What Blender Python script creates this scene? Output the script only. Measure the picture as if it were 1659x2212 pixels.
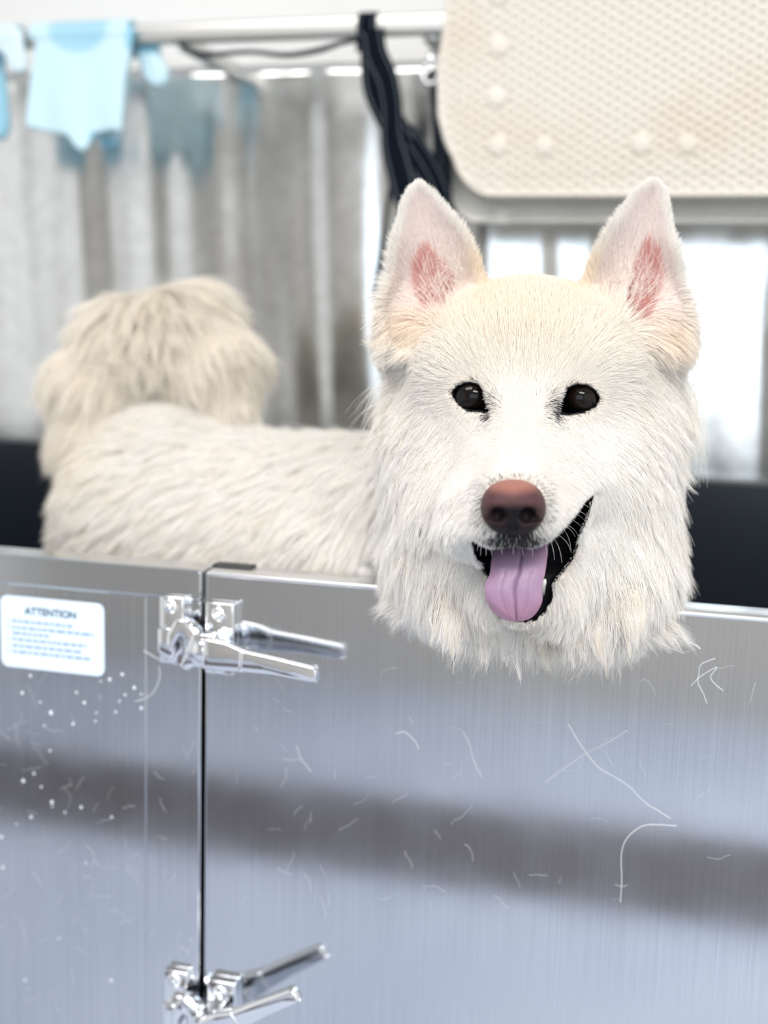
import bpy, bmesh, math, random
import numpy as np
from mathutils import Vector, Matrix
from mathutils.kdtree import KDTree

# ------------------------------------------------------------------ clearing
for o in list(bpy.data.objects):
    bpy.data.objects.remove(o)
scene = bpy.context.scene
COL = scene.collection
random.seed(7)
rng = np.random.default_rng(11)

# ------------------------------------------------------------------ camera
FPX, CX, CY = 2600.0, 829.5, 1106.0          # focal length and centre in pixels of the 1659x2212 frame
CAM = np.array([0.241, -0.919, 1.202])
YAW, PITCH, ROLL = math.radians(14.7), math.radians(8.5), math.radians(1.6)
r0 = np.array([math.cos(YAW), math.sin(YAW), 0.0])
h0 = np.array([-math.sin(YAW), math.cos(YAW), 0.0])
FWD = h0 * math.cos(PITCH) + np.array([0, 0, -math.sin(PITCH)])
u0 = np.cross(r0, FWD)
RGT = r0 * math.cos(ROLL) + u0 * math.sin(ROLL)
UPV = u0 * math.cos(ROLL) - r0 * math.sin(ROLL)
cam_data = bpy.data.cameras.new('camera')
cam = bpy.data.objects.new('camera', cam_data)
COL.objects.link(cam)
cam.matrix_world = Matrix(((RGT[0], UPV[0], -FWD[0], CAM[0]),
                           (RGT[1], UPV[1], -FWD[1], CAM[1]),
                           (RGT[2], UPV[2], -FWD[2], CAM[2]),
                           (0, 0, 0, 1)))
cam_data.sensor_fit = 'VERTICAL'
cam_data.sensor_height = 36.0
cam_data.lens = 36.0 * FPX / 2212.0
cam_data.clip_start = 0.02
cam_data.dof.use_dof = True
cam_data.dof.focus_distance = 0.85
cam_data.dof.aperture_fstop = 2.6
scene.camera = cam

# ------------------------------------------------------------------ world, lamps, exposure
scene.view_settings.view_transform = 'Standard'
scene.view_settings.look = 'None'
scene.view_settings.exposure = 0.54
scene.view_settings.gamma = 1.0
world = bpy.data.worlds.new('world')
scene.world = world
world.use_nodes = True
world.node_tree.nodes['Background'].inputs[0].default_value = (0.80, 0.90, 1.0, 1)
world.node_tree.nodes['Background'].inputs[1].default_value = 0.7


def area(name, loc, target, sx, sy, power, color):
    d = bpy.data.lights.new(name, 'AREA')
    d.shape = 'RECTANGLE'
    d.size, d.size_y, d.energy, d.color = sx, sy, power, color
    o = bpy.data.objects.new(name, d)
    COL.objects.link(o)
    o.location = loc
    o.rotation_euler = (Vector(target) - Vector(loc)).to_track_quat('-Z', 'Y').to_euler()
    return o


area('added_lamp_light', (0.95, -1.75, 2.50), (0.95, -1.75, 0.0), 1.2, 0.6, 40, (1.0, 0.94, 0.85))  # added key lamp, out of view at upper right
area('added_lamp_light', (-0.55, -1.00, 2.50), (-0.55, -1.00, 0.0), 1.2, 0.6, 19, (1.0, 0.95, 0.90))  # second added lamp, out of view, brightens the tail side
area('added_daylight', (0.75, -2.96, 1.60), (0.75, 0.0, 1.55), 2.3, 1.4, 13, (0.78, 0.89, 1.0))  # added cool light behind the camera, out of view
scene.cycles.max_bounces = 9
scene.cycles.diffuse_bounces = 5
scene.cycles.glossy_bounces = 4
scene.cycles.transmission_bounces = 6
scene.cycles.transparent_max_bounces = 8


# ------------------------------------------------------------------ helpers
def P(px, py, d):
    """picture position at a depth -> camera axes (x right, y down, z away)"""
    return np.array([(px - CX) / FPX * d, (py - CY) / FPX * d, d])


def c2w(p):
    p = np.asarray(p, dtype=np.float64)
    return CAM + p[..., 0:1] * RGT - p[..., 1:2] * UPV + p[..., 2:3] * FWD


def dir_c2w(v):
    v = np.asarray(v, dtype=np.float64)
    return v[..., 0:1] * RGT - v[..., 1:2] * UPV + v[..., 2:3] * FWD


def W(px, py, Y):
    """picture position on the upright plane y = Y -> world point"""
    d = (px - CX) / FPX * RGT - (py - CY) / FPX * UPV + FWD
    t = (Y - CAM[1]) / d[1]
    return CAM + t * d


def tag(o, label=None, cat=None, group=None, kind=None):
    if label: o['label'] = label
    if cat: o['category'] = cat
    if group: o['group'] = group
    if kind: o['kind'] = kind
    return o


def link(name, data, parent=None):
    o = bpy.data.objects.new(name, data)
    COL.objects.link(o)
    if parent is not None:
        o.parent = parent
        o.matrix_parent_inverse = Matrix.Identity(4)
        # children are authored in world space: cancel the parents' placement
        m = Matrix.Identity(4)
        q = parent
        chain = []
        while q is not None:
            chain.append(q); q = q.parent
        for q in reversed(chain):
            m = m @ q.matrix_parent_inverse @ q.matrix_basis if q.parent else m @ q.matrix_basis
        o.matrix_parent_inverse = m.inverted()
    return o


def empty(name, loc):
    o = bpy.data.objects.new(name, None)
    COL.objects.link(o)
    o.location = [float(v) for v in loc]
    o.empty_display_size = 0.05
    return o


def mesh_obj(name, bm, mat, parent=None, smooth=False):
    me = bpy.data.meshes.new(name)
    bmesh.ops.recalc_face_normals(bm, faces=bm.faces)
    bm.to_mesh(me); bm.free()
    for m in (mat if isinstance(mat, (list, tuple)) else [mat]):
        me.materials.append(m)
    if smooth:
        for p in me.polygons: p.use_smooth = True
    return link(name, me, parent)


def np_mesh(name, verts, faces, mat, parent=None, smooth=True, col=None):
    me = bpy.data.meshes.new(name)
    me.from_pydata([tuple(v) for v in np.asarray(verts)], [], [tuple(int(i) for i in f) for f in faces])
    if mat is not None: me.materials.append(mat)
    if smooth: me.polygons.foreach_set('use_smooth', np.ones(len(me.polygons), bool))
    if col is not None:
        a = me.attributes.new('Col', 'FLOAT_COLOR', 'POINT')
        c = np.ones((len(verts), 4), np.float32); c[:, :3] = col
        a.data.foreach_set('color', c.ravel())
    me.update()
    return link(name, me, parent)


def add_box(bm, x0, x1, y0, y1, z0, z1, bevel=0.0, seg=2):
    t = bmesh.new()
    bmesh.ops.create_cube(t, size=1.0)
    bmesh.ops.scale(t, vec=(x1 - x0, y1 - y0, z1 - z0), verts=t.verts)
    bmesh.ops.translate(t, vec=((x0 + x1) / 2, (y0 + y1) / 2, (z0 + z1) / 2), verts=t.verts)
    if bevel > 0:
        bmesh.ops.bevel(t, geom=list(t.edges), offset=bevel, segments=seg, profile=0.5, affect='EDGES')
    merge(bm, t)


def merge(bm, t, M=None):
    if M is not None: bmesh.ops.transform(t, matrix=M, verts=t.verts)
    me = bpy.data.meshes.new('tmp'); t.to_mesh(me); t.free()
    bm.from_mesh(me); bpy.data.meshes.remove(me)


def add_prism(bm, poly_xz, y0, y1, bevel=0.0, seg=2, M=None):
    """polygon in the x-z plane pushed from y0 to y1"""
    t = bmesh.new()
    a = [t.verts.new((x, y0, z)) for x, z in poly_xz]
    f = t.faces.new(a)
    r = bmesh.ops.extrude_face_region(t, geom=[f])
    bmesh.ops.translate(t, vec=(0, y1 - y0, 0), verts=[v for v in r['geom'] if isinstance(v, bmesh.types.BMVert)])
    bmesh.ops.recalc_face_normals(t, faces=t.faces)
    if bevel > 0:
        bmesh.ops.bevel(t, geom=list(t.edges), offset=bevel, segments=seg, profile=0.5, affect='EDGES')
    merge(bm, t, M)


def add_lathe(bm, prof, n=24, M=None):
    """profile of (radius, height) turned about local z"""
    t = bmesh.new()
    rings = []
    for r, h in prof:
        if r < 1e-6:
            rings.append([t.verts.new((0, 0, h))])
        else:
            rings.append([t.verts.new((r * math.cos(2 * math.pi * k / n), r * math.sin(2 * math.pi * k / n), h)) for k in range(n)])
    for a, b in zip(rings[:-1], rings[1:]):
        for k in range(n):
            k2 = (k + 1) % n
            if len(a) == 1 and len(b) == 1: continue
            if len(a) == 1: t.faces.new((a[0], b[k], b[k2]))
            elif len(b) == 1: t.faces.new((a[k], b[0], a[k2]))
            else: t.faces.new((a[k], b[k], b[k2], a[k2]))
    merge(bm, t, M)


def spline(pts, n):
    """Catmull-Rom through points, n samples"""
    p = np.asarray(pts, float)
    q = np.vstack([2 * p[0] - p[1], p, 2 * p[-1] - p[-2]])
    out = []
    m = len(p) - 1
    for s in np.linspace(0, m - 1e-6, n):
        i = int(s); t = s - i
        a, b, c, d = q[i], q[i + 1], q[i + 2], q[i + 3]
        out.append(0.5 * ((2 * b) + (-a + c) * t + (2 * a - 5 * b + 4 * c - d) * t * t + (-a + 3 * b - 3 * c + d) * t ** 3))
    return np.array(out)


def add_tube(bm, pts, rad, n=8, cap=True):
    pts = np.asarray(pts, float)
    rad = np.broadcast_to(rad, (len(pts),))
    tan = np.gradient(pts, axis=0)
    tan /= np.linalg.norm(tan, axis=1)[:, None] + 1e-12
    up = np.array([0, 0, 1.0]) if abs(tan[0][2]) < 0.9 else np.array([1.0, 0, 0])
    rings = []
    for p, t, r in zip(pts, tan, rad):
        a = np.cross(t, up); a /= np.linalg.norm(a) + 1e-12
        b = np.cross(a, t); up = b
        rings.append([bm.verts.new(tuple(p + r * (math.cos(2 * math.pi * k / n) * a + math.sin(2 * math.pi * k / n) * b))) for k in range(n)])
    for A, B in zip(rings[:-1], rings[1:]):
        for k in range(n):
            bm.faces.new((A[k], A[(k + 1) % n], B[(k + 1) % n], B[k]))
    if cap:
        bm.faces.new(rings[0][::-1]); bm.faces.new(rings[-1])


# ------------------------------------------------------------------ materials
def mat(name, color=(0.8, 0.8, 0.8), rough=0.5, metal=0.0, **kw):
    m = bpy.data.materials.new(name)
    m.use_nodes = True
    b = m.node_tree.nodes['Principled BSDF']
    b.inputs['Base Color'].default_value = (*color, 1)
    b.inputs['Roughness'].default_value = rough
    b.inputs['Metallic'].default_value = metal
    for k, v in kw.items():
        b.inputs[k.replace('_', ' ')].default_value = v
    return m


def nodes(m):
    return m.node_tree.nodes, m.node_tree.links, m.node_tree.nodes['Principled BSDF']


def noise_color(m, c1, c2, scale=(10, 10, 10), detail=4, lo=0.35, hi=0.65):
    N, L, b = nodes(m)
    tc = N.new('ShaderNodeTexCoord'); mp = N.new('ShaderNodeMapping'); nz = N.new('ShaderNodeTexNoise'); cr = N.new('ShaderNodeValToRGB')
    mp.inputs['Scale'].default_value = scale
    nz.inputs['Scale'].default_value = 1.0; nz.inputs['Detail'].default_value = detail
    cr.color_ramp.elements[0].position = lo; cr.color_ramp.elements[1].position = hi
    cr.color_ramp.elements[0].color = (*c1, 1); cr.color_ramp.elements[1].color = (*c2, 1)
    L.new(tc.outputs['Object'], mp.inputs['Vector']); L.new(mp.outputs['Vector'], nz.inputs['Vector'])
    L.new(nz.outputs['Fac'], cr.inputs['Fac']); L.new(cr.outputs['Color'], b.inputs['Base Color'])
    return nz, cr


def steel(name, c1, c2, rough, aniso, tangent, grain, bump=0.0, rvar=0.06):
    """brushed stainless sheet: fine grain along one axis, reflections spread across it"""
    m = mat(name, c1, rough, 1.0)
    nz, cr = noise_color(m, c1, c2, grain, 3, 0.3, 0.7)
    N, L, b = nodes(m)
    b.inputs['Anisotropic'].default_value = aniso
    cv = N.new('ShaderNodeCombineXYZ')
    for i in range(3): cv.inputs[i].default_value = tangent[i]
    L.new(cv.outputs[0], b.inputs['Tangent'])
    # smears of uneven polish
    tc = N.new('ShaderNodeTexCoord'); n2 = N.new('ShaderNodeTexNoise'); mr = N.new('ShaderNodeMapRange')
    n2.inputs['Scale'].default_value = 14; n2.inputs['Detail'].default_value = 5
    L.new(tc.outputs['Object'], n2.inputs['Vector']); L.new(n2.outputs['Fac'], mr.inputs['Value'])
    mr.inputs['From Min'].default_value = 0.3; mr.inputs['From Max'].default_value = 0.7
    mr.inputs['To Min'].default_value = rough - rvar; mr.inputs['To Max'].default_value = rough + rvar
    L.new(mr.outputs[0], b.inputs['Roughness'])
    if bump:
        bp = N.new('ShaderNodeBump'); bp.inputs['Strength'].default_value = bump; bp.inputs['Distance'].default_value = 0.0004
        L.new(nz.outputs['Fac'], bp.inputs['Height']); L.new(bp.outputs[0], b.inputs['Normal'])
    return m


def attr_mat(name, rough, attr='Col', **kw):
    m = mat(name, (1, 1, 1), rough, 0.0, **kw)
    N, L, b = nodes(m)
    a = N.new('ShaderNodeAttribute'); a.attribute_name = attr
    L.new(a.outputs['Color'], b.inputs['Base Color'])
    return m


M = {}
M['wall'] = mat('white_wall_paint', (0.86, 0.86, 0.85), 0.7)
noise_color(M['wall'], (0.84, 0.84, 0.83), (0.88, 0.88, 0.87), (3, 3, 3))
M['floor'] = mat('pale_floor', (0.62, 0.68, 0.78), 0.55)
noise_color(M['floor'], (0.38, 0.43, 0.54), (0.45, 0.50, 0.60), (2, 2, 2))
M['wall_beige'] = mat('beige_wall_paint', (0.50, 0.48, 0.45), 0.7)
M['ceiling'] = mat('ceiling_paint', (0.88, 0.88, 0.87), 0.8)
M['added_mat'] = mat('added_mat_dark', (0.09, 0.08, 0.09), 0.6)
M['cabinet'] = mat('grey_green_laminate', (0.30, 0.35, 0.37), 0.5)
M['panel'] = steel('brushed_steel', (0.56, 0.58, 0.61), (0.66, 0.68, 0.71), 0.11, 0.5, (1, 0, 0), (900, 900, 6), 0.10, 0.03)
M['edge'] = mat('satin_steel_edge', (0.80, 0.81, 0.83), 0.28, 1.0)
M['chrome'] = mat('polished_chrome', (0.86, 0.87, 0.89), 0.07, 1.0)
M['splash'] = steel('galvanised_sheet', (0.66, 0.67, 0.66), (0.78, 0.79, 0.79), 0.17, 0.6, (0, 0, 1), (60, 60, 60), 0.08, 0.05)
M['rail'] = mat('rail_steel', (0.66, 0.66, 0.64), 0.38, 1.0)
M['liner'] = mat('black_tub_liner', (0.010, 0.014, 0.022), 0.32)
M['rubber'] = mat('black_rubber', (0.02, 0.022, 0.025), 0.5)
M['label'] = mat('label_film', (0.72, 0.83, 0.95), 0.35)
M['ink'] = mat('label_ink', (0.03, 0.10, 0.17), 0.5)
M['ink_pale'] = mat('label_small_print', (0.24, 0.37, 0.55), 0.5)
M['glove'] = attr_mat('blue_rubber', 0.38, Coat_Weight=0.3, Coat_Roughness=0.2)
M['mat'] = mat('cream_vinyl', (0.80, 0.75, 0.66), 0.45, Subsurface_Weight=0.0)
noise_color(M['mat'], (0.70, 0.62, 0.53), (0.73, 0.69, 0.63), (9, 9, 9), 5, 0.25, 0.50)
M['mat_back'] = mat('grey_vinyl', (0.66, 0.65, 0.60), 0.5)
noise_color(M['mat_back'], (0.74, 0.72, 0.67), (0.82, 0.81, 0.77), (12, 12, 12))
M['drop'] = mat('soapy_drop', (0.80, 0.84, 0.90), 0.15)
M['loose'] = mat('loose_white_hair', (0.74, 0.76, 0.79), 0.5)

# ------------------------------------------------------------------ implicit surfaces
def ell(c, r):
    c = np.asarray(c, np.float32); r = np.asarray(r, np.float32)

    def f(X, Y, Z):
        a, b, d = (X - c[0]) / r[0], (Y - c[1]) / r[1], (Z - c[2]) / r[2]
        k0 = np.sqrt(a * a + b * b + d * d)
        k1 = np.sqrt((a / r[0]) ** 2 + (b / r[1]) ** 2 + (d / r[2]) ** 2) + 1e-6
        return k0 * (k0 - 1) / k1
    f.box = (c - r, c + r)
    return f


def cone(a, b, ra, rb):
    a = np.asarray(a, np.float32); b = np.asarray(b, np.float32)
    d = b - a; L2 = float(d @ d) + 1e-12

    def f(X, Y, Z):
        t = np.clip(((X - a[0]) * d[0] + (Y - a[1]) * d[1] + (Z - a[2]) * d[2]) / L2, 0, 1)
        q = np.sqrt((X - a[0] - t * d[0]) ** 2 + (Y - a[1] - t * d[1]) ** 2 + (Z - a[2] - t * d[2]) ** 2)
        return q - (ra + (rb - ra) * t)
    R = max(ra, rb)
    f.box = (np.minimum(a, b) - R, np.maximum(a, b) + R)
    return f


def poly_sd(px, py, poly):
    """signed distance to a 2D polygon (negative inside)"""
    v = np.asarray(poly, np.float32)
    d = np.full(px.shape, 1e9, np.float32); s = np.ones(px.shape, np.float32)
    n = len(v)
    for i in range(n):
        a = v[i]; b = v[i - 1]
        e = b - a; wx = px - a[0]; wy = py - a[1]
        t = np.clip((wx * e[0] + wy * e[1]) / (e @ e + 1e-9), 0, 1)
        d = np.minimum(d, (wx - e[0] * t) ** 2 + (wy - e[1] * t) ** 2)
        c1 = py >= a[1]; c2 = py < b[1]; c3 = e[0] * wy > e[1] * wx
        s = np.where((c1 & c2 & c3) | (~c1 & ~c2 & ~c3), -s, s)
    return s * np.sqrt(d)


def smin(a, b, k):
    h = np.maximum(k - np.abs(a - b), 0) / k
    return np.minimum(a, b) - h * h * k * 0.25


def smax(a, b, k):
    return -smin(-a, -b, k)


class Field:
    def __init__(s, xs, ys, zs):
        s.ax = [np.asarray(v, np.float32) for v in (xs, ys, zs)]
        s.F = np.full([len(v) for v in s.ax], 0.08, np.float32)

    def sub(s, box, pad):
        sl = []
        for v, lo, hi in zip(s.ax, box[0], box[1]):
            i0 = max(0, np.searchsorted(v, lo - pad) - 1); i1 = min(len(v), np.searchsorted(v, hi + pad) + 1)
            sl.append(slice(i0, i1))
        X = s.ax[0][sl[0]][:, None, None]; Y = s.ax[1][sl[1]][None, :, None]; Z = s.ax[2][sl[2]][None, None, :]
        return tuple(sl), X, Y, Z

    def add(s, f, k=0.02):
        sl, X, Y, Z = s.sub(f.box, k + 0.05)
        s.F[sl] = smin(s.F[sl], f(X, Y, Z).astype(np.float32), k)

    def cut(s, f, k=0.004):
        sl, X, Y, Z = s.sub(f.box, k + 0.02)
        s.F[sl] = smax(s.F[sl], -f(X, Y, Z).astype(np.float32), k)


def surface_nets(fld):
    F = fld.F; xs, ys, zs = fld.ax
    S = F < 0
    n = [d - 1 for d in F.shape]
    cnt = np.zeros(n, np.int8)
    for i in (0, 1):
        for j in (0, 1):
            for k in (0, 1):
                cnt += S[i:i + n[0], j:j + n[1], k:k + n[2]]
    I, J, K = np.nonzero((cnt > 0) & (cnt < 8))
    idx = np.full(n, -1, np.int64); idx[I, J, K] = np.arange(len(I))
    acc = np.zeros((len(I), 3)); num = np.zeros(len(I))
    cr = [(i, j, k) for i in (0, 1) for j in (0, 1) for k in (0, 1)]
    for a in range(8):
        for b in range(a + 1, 8):
            A, B = cr[a], cr[b]
            if sum(abs(p - q) for p, q in zip(A, B)) != 1: continue
            fa = F[I + A[0], J + A[1], K + A[2]].astype(float); fb = F[I + B[0], J + B[1], K + B[2]].astype(float)
            m = (fa < 0) != (fb < 0)
            t = np.where(m, fa / np.where(m, fa - fb, 1), 0)
            for ax_, (base, g) in enumerate(((I, xs), (J, ys), (K, zs))):
                ca = g[base + A[ax_]].astype(float); cb = g[base + B[ax_]].astype(float)
                acc[:, ax_] += np.where(m, ca + (cb - ca) * t, 0)
            num += m
    V = acc / num[:, None]
    faces = []
    for ax_ in range(3):
        lo = [slice(1, n[0]), slice(1, n[1]), slice(1, n[2])]
        lo[ax_] = slice(0, n[ax_])
        hi = list(lo); hi[ax_] = slice(1, n[ax_] + 1)
        a = S[tuple(lo)]; b = S[tuple(hi)]
        E = np.argwhere(a != b)
        if not len(E): continue
        flip = a[tuple(E.T)]
        off = np.array([1, 1, 1]); off[ax_] = 0
        E = E + off
        u, v = [(1, 2), (2, 0), (0, 1)][ax_]
        du = np.zeros(3, int); du[u] = 1; dv = np.zeros(3, int); dv[v] = 1
        g = lambda e: idx[e[:, 0], e[:, 1], e[:, 2]]
        q = np.stack([g(E - du - dv), g(E - dv), g(E), g(E - du)], 1)
        q[~flip] = q[~flip][:, ::-1]
        faces.append(q)
    Fc = np.vstack(faces)
    Fc = Fc[(Fc >= 0).all(1)]
    return V, Fc


def vert_normals(V, Q):
    fn = np.cross(V[Q[:, 2]] - V[Q[:, 0]], V[Q[:, 3]] - V[Q[:, 1]])
    N = np.zeros_like(V)
    for k in range(4): np.add.at(N, Q[:, k], fn)
    return N / (np.linalg.norm(N, axis=1)[:, None] + 1e-12)


def axis_steps(lo, hi, flo, fhi, fine, coarse):
    a = np.arange(lo, flo, coarse); b = np.arange(flo, fhi, fine); c = np.arange(fhi, hi, coarse)
    return np.concatenate([a, b, c])


def hair_object(name, strands, radius, colors, m, parent):
    """strands (N,K,3) world, radius (N,K), colors (N,3)"""
    N, K, _ = strands.shape
    hc = bpy.data.hair_curves.new(name)
    hc.add_curves([K] * N)
    hc.attributes['position'].data.foreach_set('vector', strands.astype(np.float32).ravel())
    ra = hc.attributes.get('radius') or hc.attributes.new('radius', 'FLOAT', 'POINT')
    ra.data.foreach_set('value', radius.astype(np.float32).ravel())
    ca = hc.attributes.new('hair_color', 'FLOAT_COLOR', 'CURVE')
    c = np.ones((N, 4), np.float32); c[:, :3] = colors
    ca.data.foreach_set('color', c.ravel())
    hc.materials.append(m)
    return link(name, hc, parent)

# ------------------------------------------------------------------ the setting
def struct(name, bm, m, smooth=False):
    o = mesh_obj(name, bm, m, None, smooth)
    o['kind'] = 'structure'
    return o


Y_WALL, Y_SPLASH, Y_RAIL = 0.690, 0.660, 0.500
bm = bmesh.new(); add_box(bm, -2.2, 2.2, -3.0, 0.80, -0.06, 0.0); struct('floor', bm, M['floor'])
bm = bmesh.new(); add_box(bm, -2.2, 2.2, Y_WALL, 0.80, 0.0, 2.7); struct('wall_back', bm, M['wall'])
bm = bmesh.new(); add_box(bm, -2.2, 2.2, -3.0, 0.80, 2.7, 2.76); struct('ceiling', bm, M['ceiling'])
bm = bmesh.new()
add_box(bm, -2.3, 2.3, -3.1, -3.0, 0.0, 0.88)
add_box(bm, -2.3, 2.3, -3.1, -3.0, 2.32, 2.7)
add_box(bm, -2.3, -0.42, -3.1, -3.0, 0.88, 2.32)
add_box(bm, 1.92, 2.3, -3.1, -3.0, 0.88, 2.32)
struct('wall_front', bm, M['wall_beige'])
bm = bmesh.new(); add_box(bm, -2.3, -2.2, -3.0, 0.80, 0.0, 2.7); struct('wall_left', bm, M['wall'])
bm = bmesh.new(); add_box(bm, 2.2, 2.3, -3.0, 0.80, 0.0, 2.7); struct('wall_right', bm, M['wall'])
bm = bmesh.new()
for x in (-0.42, 0.34, 1.11, 1.88): add_box(bm, x, x + 0.04, -3.07, -3.02, 0.88, 2.32)
for z in (0.88, 2.28): add_box(bm, -0.42, 1.92, -3.07, -3.02, z, z + 0.04)
struct('added_window_1', bm, M['wall'])  # frame added out of view, shows only mirrored in the steel

# ceiling fixtures added out of view for the two added lamps
M['lamp'] = mat('added_lamp_housing', (0.8, 0.8, 0.8), 0.4)
for (x, y, lab) in ((0.95, -1.75, 'added unseen white rectangular ceiling lamp housing over the gate side'),
                    (-0.55, -1.00, 'added unseen white rectangular ceiling lamp housing over the fixed panel side')):
    bm = bmesh.new()
    add_box(bm, x - 0.62, x + 0.62, y - 0.32, y + 0.32, 2.52, 2.70, 0.005)
    tag(mesh_obj('added_ceiling_lamp', bm, M['lamp']), lab, 'lamp')

# mat added out of view so the gate steel mirrors a dark band
bm = bmesh.new(); add_box(bm, -1.8, 1.8, -1.98, -1.54, 0.0, 0.012, 0.004)
tag(mesh_obj('added_floor_mat', bm, M['added_mat']), 'added unseen dark mat on the floor, mirrored as the dark band on the gate', 'mat')

# ------------------------------------------------------------------ grooming tub
ZT = 1.0            # height of the tub's front edge
xs_seam = W(438.5, 1500, 0)[0]
x_post = W(311, 1500, 0)[0]
tub = empty('grooming_tub', (0, 0.3, 0.0))
tag(tub, 'stainless steel dog grooming tub with hinged front gate and black inside', 'tub')
XL, XR = -1.05, 0.75

# fixed front at the left: recessed sheet, top rail, post
bm = bmesh.new(); add_box(bm, XL, x_post + 0.004, 0.004, 0.030, 0.30, ZT - 0.02)
side = mesh_obj('fixed_panel', bm, M['panel'], tub)
bm = bmesh.new(); add_box(bm, XL, xs_seam - 0.0020, 0.0, 0.036, ZT - 0.027, ZT, 0.0025, 3)
mesh_obj('top_rail', bm, M['panel'], tub, False)
bm = bmesh.new(); add_box(bm, x_post, xs_seam - 0.0020, 0.0, 0.034, 0.30, ZT - 0.0265, 0.0022, 3)
mesh_obj('post', bm, M['panel'], tub)

# gate
gate_t = 0.034
bm = bmesh.new(); add_box(bm, xs_seam + 0.0020, XR, 0.0, gate_t, 0.34, ZT - 0.002, 0.0016, 3)
gate = mesh_obj('gate', bm, M['panel'], tub)
bm = bmesh.new(); add_box(bm, xs_seam + 0.0020, XR, -0.0006, gate_t + 0.0006, ZT - 0.0045, ZT, 0.002, 3)
mesh_obj('folded_edge', bm, M['edge'], gate, True)
a, b = W(457, 1245, 0.02)[0], W(540, 1247, 0.02)[0]
bm = bmesh.new(); add_box(bm, a, b, 0.020, 0.036, ZT - 0.001, ZT + 0.0018, 0.0008)
mesh_obj('rubber_bumper', bm, M['rubber'], gate)

# inside: black liner walls and floor
ZL = W(830, 995, Y_SPLASH - 0.03)[2]
bm = bmesh.new()
add_box(bm, XL, XR, Y_SPLASH - 0.030, Y_SPLASH - 0.004, 0.52, ZL, 0.004)
mesh_obj('back_liner', bm, M['liner'], tub)
bm = bmesh.new(); add_box(bm, XL, XL + 0.02, 0.036, Y_SPLASH - 0.03, 0.52, ZT, 0.003); mesh_obj('end_wall', bm, M['liner'], tub)
bm = bmesh.new(); add_box(bm, XR - 0.02, XR, 0.036, Y_SPLASH - 0.03, 0.52, ZT, 0.003); mesh_obj('end_wall', bm, M['liner'], tub)
bm = bmesh.new(); add_box(bm, XL, XR, 0.036, Y_SPLASH - 0.004, 0.50, 0.52); mesh_obj('tub_floor', bm, M['liner'], tub)
for (x, y) in ((XL + 0.04, 0.06), (XR - 0.04, 0.06), (XL + 0.04, 0.55), (XR - 0.04, 0.55)):
    bm = bmesh.new(); add_box(bm, x - 0.02, x + 0.02, y - 0.02, y + 0.02, 0.0, 0.50, 0.003)
    mesh_obj('leg', bm, M['panel'], tub)
bm = bmesh.new(); add_box(bm, XL, XR, 0.0, 0.036, 0.285, 0.31, 0.003); mesh_obj('bottom_rail', bm, M['panel'], tub)


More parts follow.
